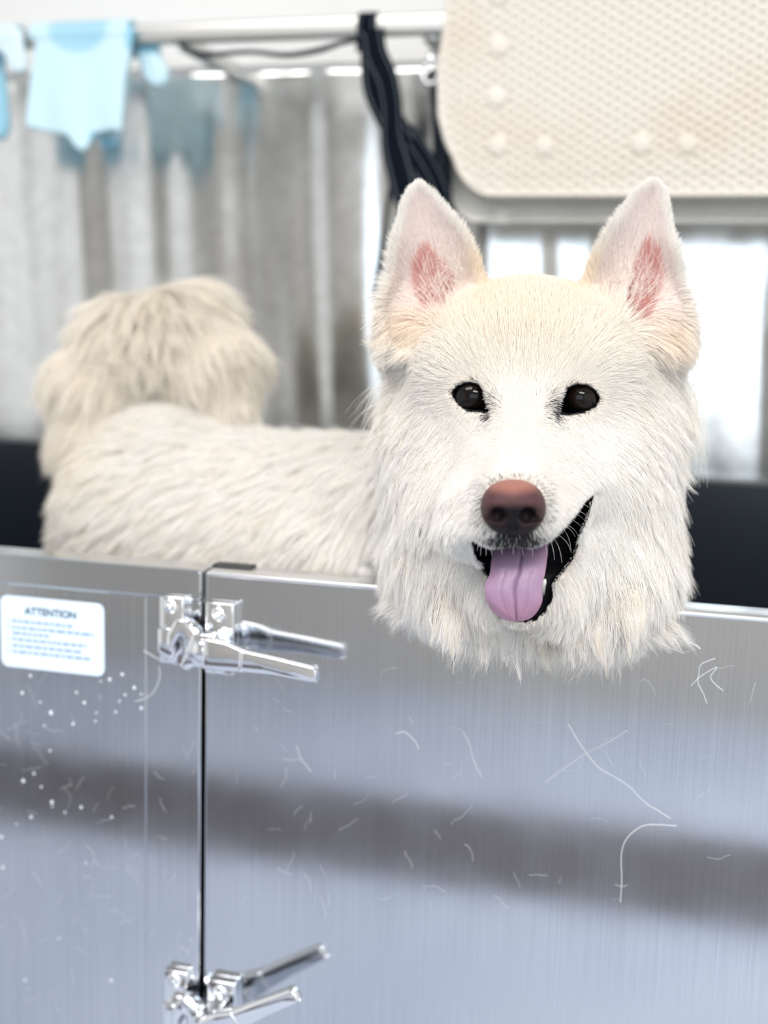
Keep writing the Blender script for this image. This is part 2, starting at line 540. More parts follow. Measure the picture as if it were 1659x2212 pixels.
# ---- over-centre latches
def latch(px, py, ang, label_scale=1.0):
    """px, py: hub centre in the picture; ang: lever angle; built in local x (right), z (up), -y (out) metres"""
    o = W(px, py, 0.0)
    T = Matrix.Translation(Vector((o[0], 0.0, o[2])))
    s = 0.000382
    root = empty('latch', (o[0], 0, o[2])); root.parent = tub
    root.matrix_parent_inverse = tub.matrix_basis.inverted()

    def box(name, x0, x1, z0, z1, y0, y1, bev, m, R=None):
        bm = bmesh.new(); add_box(bm, x0 * s, x1 * s, y0, y1, z0 * s, z1 * s, bev, 3)
        bmesh.ops.transform(bm, matrix=T @ (R or Matrix.Identity(4)), verts=bm.verts)
        return mesh_obj(name, bm, m, root, True)
    zk = 7
    box('strike_plate', -127, -70, -60 + zk, 92 + zk, -0.0085, 0.0, 0.0012, M['chrome'])
    box('base_plate', -16, 50, -64, 96, -0.0105, 0.0, 0.0012, M['chrome'])
    # keeper: rounded block standing on the strike plate
    bm = bmesh.new()
    add_prism(bm, [(-115 * s, -20 * s), (-80 * s, -34 * s), (-72 * s, -10 * s), (-72 * s, 40 * s), (-115 * s, 36 * s)], -0.023, -0.008, 0.0022, 3)
    bmesh.ops.transform(bm, matrix=T, verts=bm.verts)
    mesh_obj('keeper', bm, M['chrome'], root, True)
    # screws with domed heads
    for (x, z, y) in ((-100, 72 + zk, -0.0085), (-100, -42 + zk, -0.0085), (16, 72, -0.0105), (16, -46, -0.0105)):
        bm = bmesh.new()
        Mx = T @ Matrix.Translation(Vector((x * s, y, z * s))) @ Matrix.Rotation(math.pi / 2, 4, 'X')
        add_lathe(bm, [(0, 0.0042), (0.0018, 0.0041), (0.0022, 0.0026), (0.0036, 0.0032), (0.0058, 0.0018), (0.0068, 0.0), (0.0068, -0.001), (0, -0.001)], 20, Mx)
        mesh_obj('screw', bm, M['chrome'], root, True)
    # cam: hooked claw between keeper and hub
    R = Matrix.Rotation(-ang, 4, 'Y')
    bm = bmesh.new()
    outer = [(-30, 48), (-52, 62), (-70, 60), (-88, 30), (-92, 4), (-84, -14), (-76, -12), (-72, 8), (-62, 26), (-50, 22), (-48, -18), (-60, -44), (-44, -52), (-22, -40), (-6, -20), (-6, 22)]
    add_prism(bm, [(x * s, z * s) for x, z in outer], -0.026, -0.010, 0.0022, 3)
    bmesh.ops.transform(bm, matrix=T, verts=bm.verts)
    mesh_obj('cam', bm, M['chrome'], root, True)
    # hub: hexagonal boss with a round domed bolt
    bm = bmesh.new()
    hexa = [(43 * s * math.cos(math.pi / 3 * k + 0.1), 43 * s * math.sin(math.pi / 3 * k + 0.1)) for k in range(6)]
    add_prism(bm, hexa, -0.030, -0.006, 0.002, 3)
    bmesh.ops.transform(bm, matrix=T, verts=bm.verts)
    mesh_obj('hub', bm, M['chrome'], root, True)
    bm = bmesh.new()
    Mx = T @ Matrix.Translation(Vector((0, -0.030, 0))) @ Matrix.Rotation(math.pi / 2, 4, 'X')
    add_lathe(bm, [(0, 0.0055), (0.004, 0.0050), (0.0075, 0.0034), (0.0098, 0.0012), (0.0104, -0.002), (0, -0.002)], 24, Mx)
    mesh_obj('bolt', bm, M['chrome'], root, True)
    # lever: flat forged bar, wide at the hub and rolled at its tip
    bm = bmesh.new()
    prof = [(8, 36), (60, 34), (100, 24), (170, 22), (262, 17), (268, 12), (268, -14), (262, -18), (170, -18), (104, -24), (60, -30), (8, -34)]
    add_prism(bm, [(x * s, z * s) for x, z in prof], -0.0385, -0.0270, 0.0028, 3)
    for v in bm.verts:
        v.co.y -= max(0, v.co.x - 60 * s) * 0.05
    bmesh.ops.transform(bm, matrix=T @ R, verts=bm.verts)
    mesh_obj('lever', bm, M['chrome'], root, True)
    bm = bmesh.new()
    add_box(bm, 92 * s, 103 * s, -0.0400, -0.0262, -25 * s, 25 * s, 0.002, 3)
    bmesh.ops.transform(bm, matrix=T @ R, verts=bm.verts)
    mesh_obj('lever_collar', bm, M['chrome'], root, True)
    return root


latch(468, 1388, math.radians(-4))
latch(472, 2190, math.radians(33))

# ---- sticker
c = [W(px, py, 0.004) for px, py in ((1, 1287), (225, 1302), (225, 1458), (2, 1441))]
sx0, sx1 = c[0][0], c[1][0]
sz1 = (c[0][2] + c[1][2]) / 2; sz0 = (c[2][2] + c[3][2]) / 2


def rrect(x0, x1, z0, z1, r, n=6):
    out = []
    for cx_, cz_, a0 in ((x1 - r, z1 - r, 0), (x0 + r, z1 - r, 90), (x0 + r, z0 + r, 180), (x1 - r, z0 + r, 270)):
        for k in range(n + 1):
            a = math.radians(a0 + 90 * k / n)
            out.append((cx_ + r * math.cos(a), cz_ + r * math.sin(a)))
    return out


bm = bmesh.new(); add_prism(bm, rrect(sx0, sx1, sz0, sz1, 0.007), 0.0035, 0.0045)
stick = mesh_obj('warning_sticker', bm, M['label'], tub)
stick['label'] = 'pale blue rounded warning sticker'


def text_mesh(txt, x, z, size, y, m, parent, name, align='CENTER', bold=0.0):
    cu = bpy.data.curves.new('t', 'FONT'); cu.body = txt; cu.size = size; cu.align_x = align; cu.align_y = 'CENTER'; cu.offset = bold
    o = bpy.data.objects.new('t', cu); COL.objects.link(o)
    dg = bpy.context.evaluated_depsgraph_get(); dg.update()
    me = bpy.data.meshes.new_from_object(o.evaluated_get(dg))
    bpy.data.objects.remove(o); bpy.data.curves.remove(cu)
    me.transform(Matrix.Translation(Vector((x, y, z))) @ Matrix.Rotation(math.pi / 2, 4, 'X'))
    me.materials.clear(); me.materials.append(m)
    me.name = name
    return link(name, me, parent)


w_, h_ = sx1 - sx0, sz1 - sz0
text_mesh('ATTENTION', sx0 + 0.49 * w_, sz1 - 0.195 * h_, 0.0090, 0.0032, M['ink'], stick, 'heading', bold=0.00025)
# small print: too blurred in the photograph to read, so short bars of word length
bm = bmesh.new()
rows = [(0.345, 0.07, 0.70, 1), (0.435, 0.07, 0.90, 1), (0.515, 0.12, 0.47, 0), (0.60, 0.07, 0.83, 1), (0.69, 0.07, 0.78, 1), (0.775, 0.07, 0.88, 1)]
for fy, f0, f1, numbered in rows:
    z = sz1 - fy * h_
    x = sx0 + f0 * w_
    if numbered:
        add_box(bm, x, x + 0.0012, 0.0031, 0.0034, z - 0.0008, z + 0.0008); x = sx0 + 0.115 * w_
    while x < sx0 + f1 * w_:
        l = random.uniform(0.0025, 0.0085)
        add_box(bm, x, min(x + l, sx0 + f1 * w_), 0.0031, 0.0034, z - 0.0010, z + 0.0010)
        x += l + 0.0017
mesh_obj('small_print', bm, M['ink_pale'], stick)

# ------------------------------------------------------------------ backsplash sheet, rail
zs_top = (W(300, 148, Y_SPLASH)[2] + W(860, 136, Y_SPLASH)[2]) / 2
NX, NZ = 420, 60
X0, X1 = -1.05, 0.80
gx = np.linspace(X0, X1, NX); gz = np.linspace(ZL - 0.25, zs_top, NZ)
GX, GZ = np.meshgrid(gx, gz, indexing='ij')
# slightly wavy sheet: soft upright ripples
rip = np.zeros_like(GX)
for k, (lam, amp) in enumerate(((0.21, 0.0022), (0.097, 0.0010), (0.052, 0.00035))):
    rip += amp * np.sin(2 * np.pi * (GX + 0.02 * np.sin(GZ * 4 + k)) / lam + 1.3 * k)
GY = Y_SPLASH + rip * np.clip((GX + 1.05) / 0.1, 0, 1)
V = np.stack([GX, GY, GZ], -1).reshape(-1, 3)
id_ = np.arange(NX * NZ).reshape(NX, NZ)
Q = np.stack([id_[:-1, :-1], id_[1:, :-1], id_[1:, 1:], id_[:-1, 1:]], -1).reshape(-1, 4)
Vb = V.copy(); Vb[:, 1] += 0.008
off = len(V)
rim = np.concatenate([id_[:, 0], id_[-1, 1:], id_[-2::-1, -1], id_[0, -2:0:-1]])
R2 = np.stack([rim, rim + off, np.roll(rim, -1) + off, np.roll(rim, -1)], 1)
o = np_mesh('backsplash', np.vstack([V, Vb]), np.vstack([Q, Q[:, ::-1] + off, R2]), M['splash'], None, True)
sm_ = np.ones(len(o.data.polygons), bool); sm_[-len(R2):] = False
o.data.polygons.foreach_set('use_smooth', sm_)
tag(o, 'shiny galvanised steel backsplash sheet standing behind the dog', 'backsplash')

zr = (W(870, 56, Y_RAIL)[2] + W(640, 62, Y_RAIL)[2]) / 2
rail = empty('hanging_rail', (0, Y_RAIL, zr))
tag(rail, 'straight steel rail along the white wall holding gloves, leash and mats', 'rail')
bm = bmesh.new(); add_box(bm, X0, X1, Y_RAIL - 0.009, Y_RAIL + 0.009, zr - 0.0115, zr + 0.0115, 0.004, 3)
mesh_obj('bar', bm, M['rail'], rail, True)
for px in (395, 928, -250):
    x = W(px, 90, Y_RAIL)[0]
    bm = bmesh.new(); add_box(bm, x - 0.010, x + 0.010, Y_RAIL + 0.006, Y_WALL, zr - 0.018, zr - 0.002, 0.003)
    mesh_obj('bracket', bm, M['rail'], rail, True)


# ------------------------------------------------------------------ hung things: gloves
def sheet_poly(poly_px, Yc, t, rnd, wob=None):
    """soft flat piece: outline drawn on the plane y = Yc, half thickness t, rounded edges (world axes)"""
    pts = np.array([W(x, y, Yc) for x, y in poly_px])
    pl = [(p[0], p[2]) for p in pts]

    def f(X, Y, Z):
        XX, ZZ = np.broadcast_arrays(X, Z)
        sh = np.broadcast_shapes(X.shape, Y.shape, Z.shape)
        d2 = poly_sd(np.broadcast_to(X, (X.shape[0], 1, Z.shape[2])), np.broadcast_to(Z, (X.shape[0], 1, Z.shape[2])), pl) + rnd
        yc = Yc if wob is None else Yc + wob(X, Z)
        dy = np.abs(Y - yc) - t + rnd
        dy = np.broadcast_to(dy, sh); d2 = np.broadcast_to(d2, sh)
        return np.minimum(np.maximum(d2, dy), 0) + np.sqrt(np.maximum(d2, 0) ** 2 + np.maximum(dy, 0) ** 2) - rnd
    lo = np.array([pts[:, 0].min(), Yc - t - 0.01, pts[:, 2].min()]); hi = np.array([pts[:, 0].max(), Yc + t + 0.01, pts[:, 2].max()])
    f.box = (lo, hi)
    return f


def glove(front, backs, fold, name_label, dark_fn, step=0.0022):
    allp = np.array([W(x, y, Y_RAIL) for pl in [front] + [b for b, *_ in backs] + [fold] for x, y in pl])
    lo, hi = allp.min(0) - 0.02, allp.max(0) + 0.02
    fl = Field(np.arange(lo[0], hi[0], step), np.arange(Y_RAIL - 0.05, Y_RAIL + 0.045, step), np.arange(lo[2], hi[2], step))
    fl.add(sheet_poly(front, Y_RAIL - 0.0165, 0.0045, 0.0042, lambda X, Z: 0.003 * np.sin(X * 95) * np.clip((zr - Z) / 0.1, 0, 1)), 0.004)
    for b, yb, th in backs:
        fl.add(sheet_poly(b, yb, th, min(th * 0.95, 0.008)), 0.006)
    # saddle over the bar
    fp = np.array([W(x, y, Y_RAIL) for x, y in fold])
    x0, x1 = fp[:, 0].min(), fp[:, 0].max()

    def sad(X, Y, Z):
        dx = np.maximum(x0 - X, X - x1)
        r = np.sqrt((Y - Y_RAIL) ** 2 / 1.35 + (Z - zr) ** 2)
        return smax(np.maximum(np.abs(r - 0.0162) - 0.0030, dx), (zr - 0.004) - Z, 0.003)
    sad.box = (np.array([x0, Y_RAIL - 0.03, zr - 0.02]), np.array([x1, Y_RAIL + 0.03, zr + 0.03]))
    fl.add(sad, 0.004)
    V, Q = surface_nets(fl)
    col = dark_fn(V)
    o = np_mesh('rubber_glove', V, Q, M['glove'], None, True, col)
    return tag(o, name_label, 'glove', 'blue gloves drying on the rail')


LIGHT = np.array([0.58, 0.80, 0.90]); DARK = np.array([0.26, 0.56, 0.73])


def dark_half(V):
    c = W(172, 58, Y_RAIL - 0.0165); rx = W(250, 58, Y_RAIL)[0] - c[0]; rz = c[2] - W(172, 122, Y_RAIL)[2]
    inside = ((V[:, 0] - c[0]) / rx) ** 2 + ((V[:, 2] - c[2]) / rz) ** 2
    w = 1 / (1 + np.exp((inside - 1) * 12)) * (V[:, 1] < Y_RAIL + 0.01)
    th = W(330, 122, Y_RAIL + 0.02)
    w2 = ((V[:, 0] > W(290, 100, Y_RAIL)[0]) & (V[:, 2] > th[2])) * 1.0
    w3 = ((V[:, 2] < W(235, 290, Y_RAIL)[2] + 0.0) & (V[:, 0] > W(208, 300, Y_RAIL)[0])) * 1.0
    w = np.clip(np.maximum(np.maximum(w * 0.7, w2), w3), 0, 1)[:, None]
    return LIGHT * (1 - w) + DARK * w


glove([(80, 58), (292, 58), (284, 110), (272, 180), (266, 286), (236, 284), (205, 292), (192, 318), (178, 330), (164, 318), (148, 294), (100, 286), (58, 276), (66, 180), (78, 90)],
      [([(292, 95), (342, 92), (350, 125), (366, 150), (366, 175), (352, 192), (330, 190), (312, 170), (300, 130)], Y_RAIL + 0.014, 0.009),
       ([(100, 60), (285, 60), (278, 200), (262, 270), (252, 318), (230, 326), (214, 316), (206, 270), (110, 265)], Y_RAIL + 0.020, 0.006),
       ([(250, 60), (300, 60), (345, 100), (300, 125), (250, 130)], Y_RAIL + 0.018, 0.005)],
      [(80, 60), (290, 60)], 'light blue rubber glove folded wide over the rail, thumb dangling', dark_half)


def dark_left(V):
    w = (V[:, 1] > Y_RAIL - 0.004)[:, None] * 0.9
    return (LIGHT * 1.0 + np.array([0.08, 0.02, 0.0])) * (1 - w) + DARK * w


glove([(-120, 62), (48, 62), (54, 110), (60, 148), (46, 160), (28, 156), (16, 130), (0, 110), (-40, 100), (-110, 110)],
      [([(-130, 62), (0, 62), (10, 120), (16, 200), (22, 270), (14, 300), (-20, 305), (-120, 300)], Y_RAIL + 0.016, 0.0065)],
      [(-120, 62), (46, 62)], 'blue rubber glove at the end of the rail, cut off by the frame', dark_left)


# ------------------------------------------------------------------ leash
def ribbon(bm, pts, width, thick, normals=None, wave=0.0):
    """flat strap: pts (n,3) world, width scalar or array; faces the room (-y) unless normals turn it"""
    pts = np.asarray(pts, float); n = len(pts)
    width = np.broadcast_to(width, (n,))
    tan = np.gradient(pts, axis=0); tan /= np.linalg.norm(tan, axis=1)[:, None] + 1e-12
    if normals is None: normals = np.tile([0, -1.0, 0], (n, 1))
    uvl = bm.loops.layers.uv.verify()
    rings = []; acc = 0; lens = [0]
    for i in range(1, n):
        acc += np.linalg.norm(pts[i] - pts[i - 1]); lens.append(acc)
    for p, t, nn, w in zip(pts, tan, normals, width):
        sd = np.cross(t, nn); sd /= np.linalg.norm(sd) + 1e-12
        nn2 = np.cross(sd, t)
        rings.append([bm.verts.new(tuple(p + a * sd * w / 2 + b * nn2 * thick / 2)) for a, b in ((-1, -0.5), (-0.9, 1), (0.9, 1), (1, -0.5), (0.9, -1), (-0.9, -1))])
    us = (-1, -0.9, 0.9, 1, 0.9, -0.9)
    for i in range(n - 1):
        for k in range(6):
            k2 = (k + 1) % 6
            f = bm.faces.new((rings[i][k], rings[i][k2], rings[i + 1][k2], rings[i + 1][k]))
            for lp, (u, v) in zip(f.loops, ((us[k], lens[i]), (us[k2], lens[i]), (us[k2], lens[i + 1]), (us[k], lens[i + 1]))):
                lp[uvl].uv = (u, v)
    bm.faces.new(rings[0][::-1]); bm.faces.new(rings[-1])


def strap_mat():
    m = mat('black_webbing', (0.004, 0.007, 0.013), 0.85, 0.0, Specular_IOR_Level=0.05)
    N, L, b = nodes(m)
    tc = N.new('ShaderNodeTexCoord'); sp = N.new('ShaderNodeSeparateXYZ')
    L.new(tc.outputs['UV'], sp.inputs[0])
    ab = N.new('ShaderNodeMath'); ab.operation = 'ABSOLUTE'; L.new(sp.outputs[0], ab.inputs[0])
    su = N.new('ShaderNodeMath'); su.operation = 'SUBTRACT'; su.inputs[1].default_value = 0.66; L.new(ab.outputs[0], su.inputs[0])
    a2 = N.new('ShaderNodeMath'); a2.operation = 'ABSOLUTE'; L.new(su.outputs[0], a2.inputs[0])
    lt = N.new('ShaderNodeMath'); lt.operation = 'LESS_THAN'; lt.inputs[1].default_value = 0.07; L.new(a2.outputs[0], lt.inputs[0])
    mu = N.new('ShaderNodeMath'); mu.operation = 'MULTIPLY'; mu.inputs[1].default_value = 260.0; L.new(sp.outputs[1], mu.inputs[0])
    fr = N.new('ShaderNodeMath'); fr.operation = 'FRACT'; L.new(mu.outputs[0], fr.inputs[0])
    l2 = N.new('ShaderNodeMath'); l2.operation = 'LESS_THAN'; l2.inputs[1].default_value = 0.6; L.new(fr.outputs[0], l2.inputs[0])
    an = N.new('ShaderNodeMath'); an.operation = 'MULTIPLY'; L.new(lt.outputs[0], an.inputs[0]); L.new(l2.outputs[0], an.inputs[1])
    mx = N.new('ShaderNodeMix'); mx.data_type = 'RGBA'
    mx.inputs[6].default_value = (0.004, 0.007, 0.013, 1); mx.inputs[7].default_value = (0.13, 0.15, 0.17, 1)
    L.new(an.outputs[0], mx.inputs[0]); L.new(mx.outputs[2], b.inputs['Base Color'])
    return m


M['strap'] = strap_mat()
leash = empty('dog_leash', (W(797, 60, Y_RAIL)[0], Y_RAIL, zr))
tag(leash, 'black webbing dog leash with pale reflective stitching looped over the rail', 'leash')
PXM = 1.52 / FPX


def strap(name, pts, w_px, th=0.0022, n=40, twist=None):
    wp = np.array([W(p[0], p[1], p[2]) for p in pts])
    sp = spline(wp, n)
    nm = None
    if twist is not None:
        a = np.interp(np.linspace(0, 1, n), np.linspace(0, 1, len(twist)), twist)
        nm = np.stack([np.sin(a), -np.cos(a), np.zeros(n)], 1)
    ws = np.interp(np.linspace(0, 1, n), np.linspace(0, 1, len(w_px)), w_px) * PXM if isinstance(w_px, (list, tuple)) else w_px * PXM
    bm = bmesh.new(); ribbon(bm, sp, ws, th, nm)
    return mesh_obj(name, bm, M['strap'], leash)


yf = Y_RAIL - 0.013
# loop round the bar
bm = bmesh.new()
xc = W(797, 60, Y_RAIL)[0]
th_ = np.linspace(-0.25 * math.pi, 1.25 * math.pi, 28)
loop = np.array([(xc, Y_RAIL - 0.0125 * math.cos(t), zr + 0.0150 * math.sin(t)) for t in th_])
loop[0, 2] -= 0.02; loop[0, 1] = yf; loop[-1, 2] -= 0.02
ribbon(bm, loop, 40 * PXM, 0.0022, np.array([(0, -math.cos(t), math.sin(t)) for t in th_]))
mesh_obj('rail_loop', bm, M['strap'], leash)
strap('strap', [(800, 66, yf), (806, 110, yf - 0.003), (812, 190, yf - 0.003), (842, 258, yf), (885, 322, yf - 0.004), (930, 392, yf - 0.004), (960, 470, yf)], 54)
strap('strap', [(803, 70, yf - 0.004), (812, 120, yf - 0.007), (834, 170, yf - 0.008), (845, 230, yf - 0.007), (848, 300, yf - 0.005), (862, 360, yf - 0.005), (880, 430, yf - 0.004), (905, 500, yf)], [46, 50, 46, 44, 58, 60, 36])
strap('strap', [(843, 300, yf), (846, 380, yf - 0.002), (840, 430, yf - 0.003), (826, 520, yf - 0.003), (818, 585, yf - 0.003), (807, 650, yf)], [26, 12, 11, 12, 14, 16], 0.002, 40, [0.5, 1.1, 1.2, 0.9, 0.7])
strap('strap', [(875, 280, yf), (905, 320, yf - 0.006), (935, 370, yf - 0.008), (960, 430, yf - 0.006)], 34)
strap('strap', [(933, 150, yf - 0.002), (938, 230, yf), (945, 300, yf), (946, 360, yf), (950, 440, yf)], [12, 14, 20, 20, 20])
strap('strap', [(962, 280, yf + 0.004), (966, 350, yf + 0.004), (967, 450, yf + 0.004)], 18)
strap('hand_loop', [(378, 88, yf - 0.002), (408, 106, yf - 0.003), (450, 118, yf - 0.004), (540, 112, yf - 0.004), (620, 119, yf - 0.004), (690, 108, yf - 0.004), (740, 92, yf - 0.003), (790, 84, yf)], [6, 8, 11, 9, 11, 12, 10, 10])
# snap hook
bm = bmesh.new()
cc = W(930, 160, yf - 0.004)
ring = np.array([(cc[0] + 0.009 * math.cos(t), cc[1], cc[2] + 0.011 * math.sin(t)) for t in np.linspace(0, 2 * math.pi, 25)])
add_tube(bm, ring, 0.0026, 8)
add_lathe(bm, [(0, 0.016), (0.004, 0.014), (0.0045, 0.004), (0.003, 0.0), (0, 0)], 12, Matrix.Translation(Vector((cc[0], cc[1], cc[2] + 0.010))))
mesh_obj('snap_hook', bm, M['chrome'], leash, True)


# ------------------------------------------------------------------ bath mats
def bath_mat(xl, xr, z_top, z_bot, yc, m, corner, left_wave, cups, label, pitch=0.0072, curve=0.0, step=0.0011):
    nx = int((xr - xl) / step); nz = int((z_top - z_bot) / step)
    v = np.linspace(0, 1, nz); u = np.linspace(0, 1, nx)
    Z = z_top + (z_bot - z_top) * v
    d = np.clip((corner - (Z - z_bot)) / corner, 0, 1)
    cut = corner * (1 - np.sqrt(np.maximum(1 - d * d, 0)))
    left = xl + cut + left_wave(Z); right = xr - cut
    X = left[None, :] + (right - left)[None, :] * u[:, None]
    ZZ = np.broadcast_to(Z[None, :], X.shape).copy()
    # distance to the outline
    de = np.minimum(np.minimum(X - left[None, :], right[None, :] - X), ZZ - z_bot)
    # honeycomb dimples
    k = 2 * np.pi / pitch
    h = (np.cos(k * X) + np.cos(k * (0.5 * X + 0.866 * ZZ)) + np.cos(k * (0.5 * X - 0.866 * ZZ))) / 3
    hgt = 0.0042 * np.clip(h, -0.5, 0.8) * np.clip((de - 0.006) / 0.004, 0, 1)
    # rounded border bead and step
    hgt += 0.0028 * np.exp(-((de - 0.0045) / 0.0035) ** 2) - 0.005 * np.clip(1 - de / 0.003, 0, 1) ** 2
    hgt -= 0.0012 * np.exp(-((de - 0.022) / 0.0025) ** 2)
    for (cx_, cz_) in cups:
        r = np.hypot(X - cx_, ZZ - cz_)
        R = 0.0118
        flat = 1 / (1 + np.exp((r - R) / 0.0008))
        hgt = hgt * (1 - flat) + flat * (0.0032 * np.sqrt(np.clip(1 - (r / (R * 1.05)) ** 2, 0, 1)) + 0.0008) - 0.0016 * np.exp(-((r - R * 1.12) / 0.0012) ** 2)
    Yb = yc + curve * np.sin((X - xl) * 9) * 0.004
    Yf = Yb - 0.004 - hgt
    V = np.stack([X, Yf, ZZ], -1).reshape(-1, 3); Vb = np.stack([X, Yb + 0.0 * X, ZZ], -1).reshape(-1, 3)
    id_ = np.arange(nx * nz).reshape(nx, nz)
    Q = np.stack([id_[:-1, :-1], id_[:-1, 1:], id_[1:, 1:], id_[1:, :-1]], -1).reshape(-1, 4)
    off = len(V)
    rim = np.concatenate([id_[:, 0], id_[-1, 1:], id_[-2::-1, -1], id_[0, -2:0:-1]])
    R2 = np.stack([rim, np.roll(rim, -1), np.roll(rim, -1) + off, rim + off], 1)
    o = np_mesh('bath_mat', np.vstack([V, Vb]), np.vstack([Q, Q[:, ::-1] + off, R2]), m, None, True)
    return tag(o, label, 'bath mat', 'bath mats hung on the rail')


ym = Y_RAIL - 0.022
zb = (W(1150, 431, ym)[2] + W(1640, 428, ym)[2]) / 2
zlev = [W(950, y, ym)[2] for y in (0, 150, 250, 305, 345)]
xlev = [W(x, 200, ym)[0] for x in (958, 942, 946, 962, 980)]
xbase = xlev[-1]


def lw(Z):
    return np.interp(-Z, [-z for z in zlev], xlev) - xbase


cups = [(W(x, y, ym)[0], W(x, y, ym)[2]) for x, y in ((1078, 100), (1074, 210), (1075, 315), (1176, 315), (1384, 311), (1484, 310), (1078, -10))]
bath_mat(xbase, xbase + 0.62, W(1200, -150, ym)[2], zb, ym, M['mat'], 0.058, lw, cups,
         'cream honeycomb bath mat with suction cups, front one of the two', 0.0098, 1.0)
yb_ = Y_RAIL + 0.020
zb2 = (W(1100, 492, yb_)[2] + W(1640, 479, yb_)[2]) / 2
xb2 = W(966, 400, yb_)[0]
bath_mat(xb2, xb2 + 0.64, zr + 0.02, zb2, yb_, M['mat_back'], 0.045, lambda Z: 0 * Z,
         [(W(1082, 466, yb_)[0], W(1082, 466, yb_)[2])], 'greyish bath mat hanging behind the cream one, only its lower strip showing', 0.0062, 0.5)


# ------------------------------------------------------------------ dog
# body laid out in camera axes (x right, y down, z away), metres
def PR(px, py, d, r):        # helper: centre and radius given in picture pixels at that depth
    return P(px, py, d), r / FPX * d


EARS = {
    'L': dict(out=[(842, 745), (829, 690), (830, 640), (843, 590), (853, 520), (867, 452), (881, 414), (897, 397), (911, 396), (935, 416), (968, 456), (998, 496), (1022, 545), (1036, 590), (1046, 650), (1000, 700), (930, 745), (870, 765)],
              pink=[(918, 535), (948, 570), (972, 610), (978, 640), (955, 672), (925, 668), (905, 625), (900, 570)], tip=(900, 392)),
    'R': dict(out=[(1272, 592), (1287, 552), (1312, 504), (1346, 452), (1374, 414), (1402, 394), (1422, 394), (1438, 414), (1445, 462), (1455, 522), (1467, 582), (1476, 650), (1475, 715), (1452, 752), (1400, 740), (1330, 700), (1265, 640)],
              pink=[(1402, 522), (1418, 545), (1420, 600), (1408, 650), (1388, 690), (1360, 692), (1350, 660), (1372, 590)], tip=(1412, 388)),
}
EYES = {
    'L': dict(poly=[(978, 850), (992, 835), (1012, 829), (1032, 833), (1045, 848), (1052, 868), (1058, 890), (1040, 886), (1012, 885), (992, 872)], c=(1016, 857)),
    'R': dict(poly=[(1208, 890), (1212, 862), (1224, 842), (1246, 832), (1270, 836), (1288, 851), (1293, 864), (1282, 878), (1258, 889), (1228, 893)], c=(1251, 860)),
}
MOUTH = [(1278, 1062), (1272, 1100), (1252, 1155), (1234, 1205), (1212, 1235), (1194, 1255), (1193, 1285), (1180, 1315), (1160, 1335), (1138, 1342), (1080, 1330), (1058, 1262), (1058, 1243),
         (1038, 1222), (1027, 1192), (1023, 1164), (1034, 1174), (1060, 1184), (1085, 1184), (1112, 1180), (1140, 1184), (1168, 1178), (1190, 1166), (1214, 1138), (1244, 1102), (1264, 1072)]


def ear_fn(e, zedge, cup, th, lean):
    poly = e['out']
    pts = np.array(poly, float)

    def f(X, Y, Z):
        px = X / Z * FPX + CX; py = Y / Z * FPX + CY
        sd = poly_sd(px.astype(np.float32), py.astype(np.float32), poly) * (Z / FPX)
        ins = np.clip(-sd / 0.026, 0, 1)
        low = np.clip((py - 400) / 330, 0, 1)
        zc = zedge + lean * (1 - low) + cup * (1 - (1 - ins) ** 2) * (0.35 + 0.65 * low)
        dz = np.abs(Z - zc) - th
        a = sd + 0.004; b = dz + 0.003
        return np.minimum(np.maximum(a, b), 0) + np.sqrt(np.maximum(a, 0) ** 2 + np.maximum(b, 0) ** 2) - 0.004
    lo = P(pts[:, 0].min() - 8, pts[:, 1].min() - 8, zedge + 0.02); hi = P(pts[:, 0].max() + 8, pts[:, 1].max() + 8, zedge + 0.03)
    lo[2] = zedge - 0.03; hi[2] = zedge + cup + 0.03
    f.box = (np.minimum(lo, hi), np.maximum(lo, hi))
    return f


def prism_fn(poly, z0, z1, zfun=None):
    pts = np.array(poly, float)

    def f(X, Y, Z):
        px = X / Z * FPX + CX; py = Y / Z * FPX + CY
        sd = poly_sd(px.astype(np.float32), py.astype(np.float32), poly) * (Z / FPX)
        zf = z1 if zfun is None else zfun(px, py)
        return np.maximum(sd, np.maximum(Z - zf, z0 - Z))
    q = [P(x, y, z) for x, y in poly for z in (z0, z1)]
    f.box = (np.min(q, 0), np.max(q, 0))
    return f


fld = Field(axis_steps(-0.44, 0.285, -0.012, 0.252, 0.0021, 0.0065),
            axis_steps(-0.285, 0.66, -0.272, 0.088, 0.0021, 0.0065),
            axis_steps(0.725, 1.47, 0.728, 0.985, 0.0021, 0.0065))
A = fld.add
# trunk
A(cone(P(830, 1262, 1.185), P(400, 1165, 1.30), 0.122, 0.115), 0.03)
A(cone(P(830, 1330, 1.185), P(450, 1270, 1.29), 0.112, 0.10), 0.05)
A(ell(P(385, 1130, 1.31), (0.10, 0.108, 0.105)), 0.05)
A(cone(P(850, 1230, 1.17), P(1120, 1130, 1.03), 0.118, 0.098), 0.05)
# legs down to the tub floor (below the picture)
dn = np.array([-RGT[2], UPV[2], -FWD[2]])          # world down in camera axes
dn = dn / np.linalg.norm(dn)


def floor_pt(px, py, d):
    p = P(px, py, d); w = c2w(p); return p + dn * (w[2] - 0.545)


for (px, py, d, front) in ((930, 1420, 1.13, 1), (880, 1400, 1.26, 1), (440, 1300, 1.24, 0), (400, 1290, 1.36, 0)):
    p = P(px, py, d); q = floor_pt(px, py, d)
    mid = (p + q) / 2 + np.array([0.03 if not front else -0.008, 0, 0])
    A(cone(p, mid, 0.058 if front else 0.068, 0.030), 0.03)
    A(cone(mid, q, 0.030, 0.024), 0.02)
    A(ell(q + np.array([0.018, 0, -0.004]), (0.036, 0.022, 0.028)), 0.015)
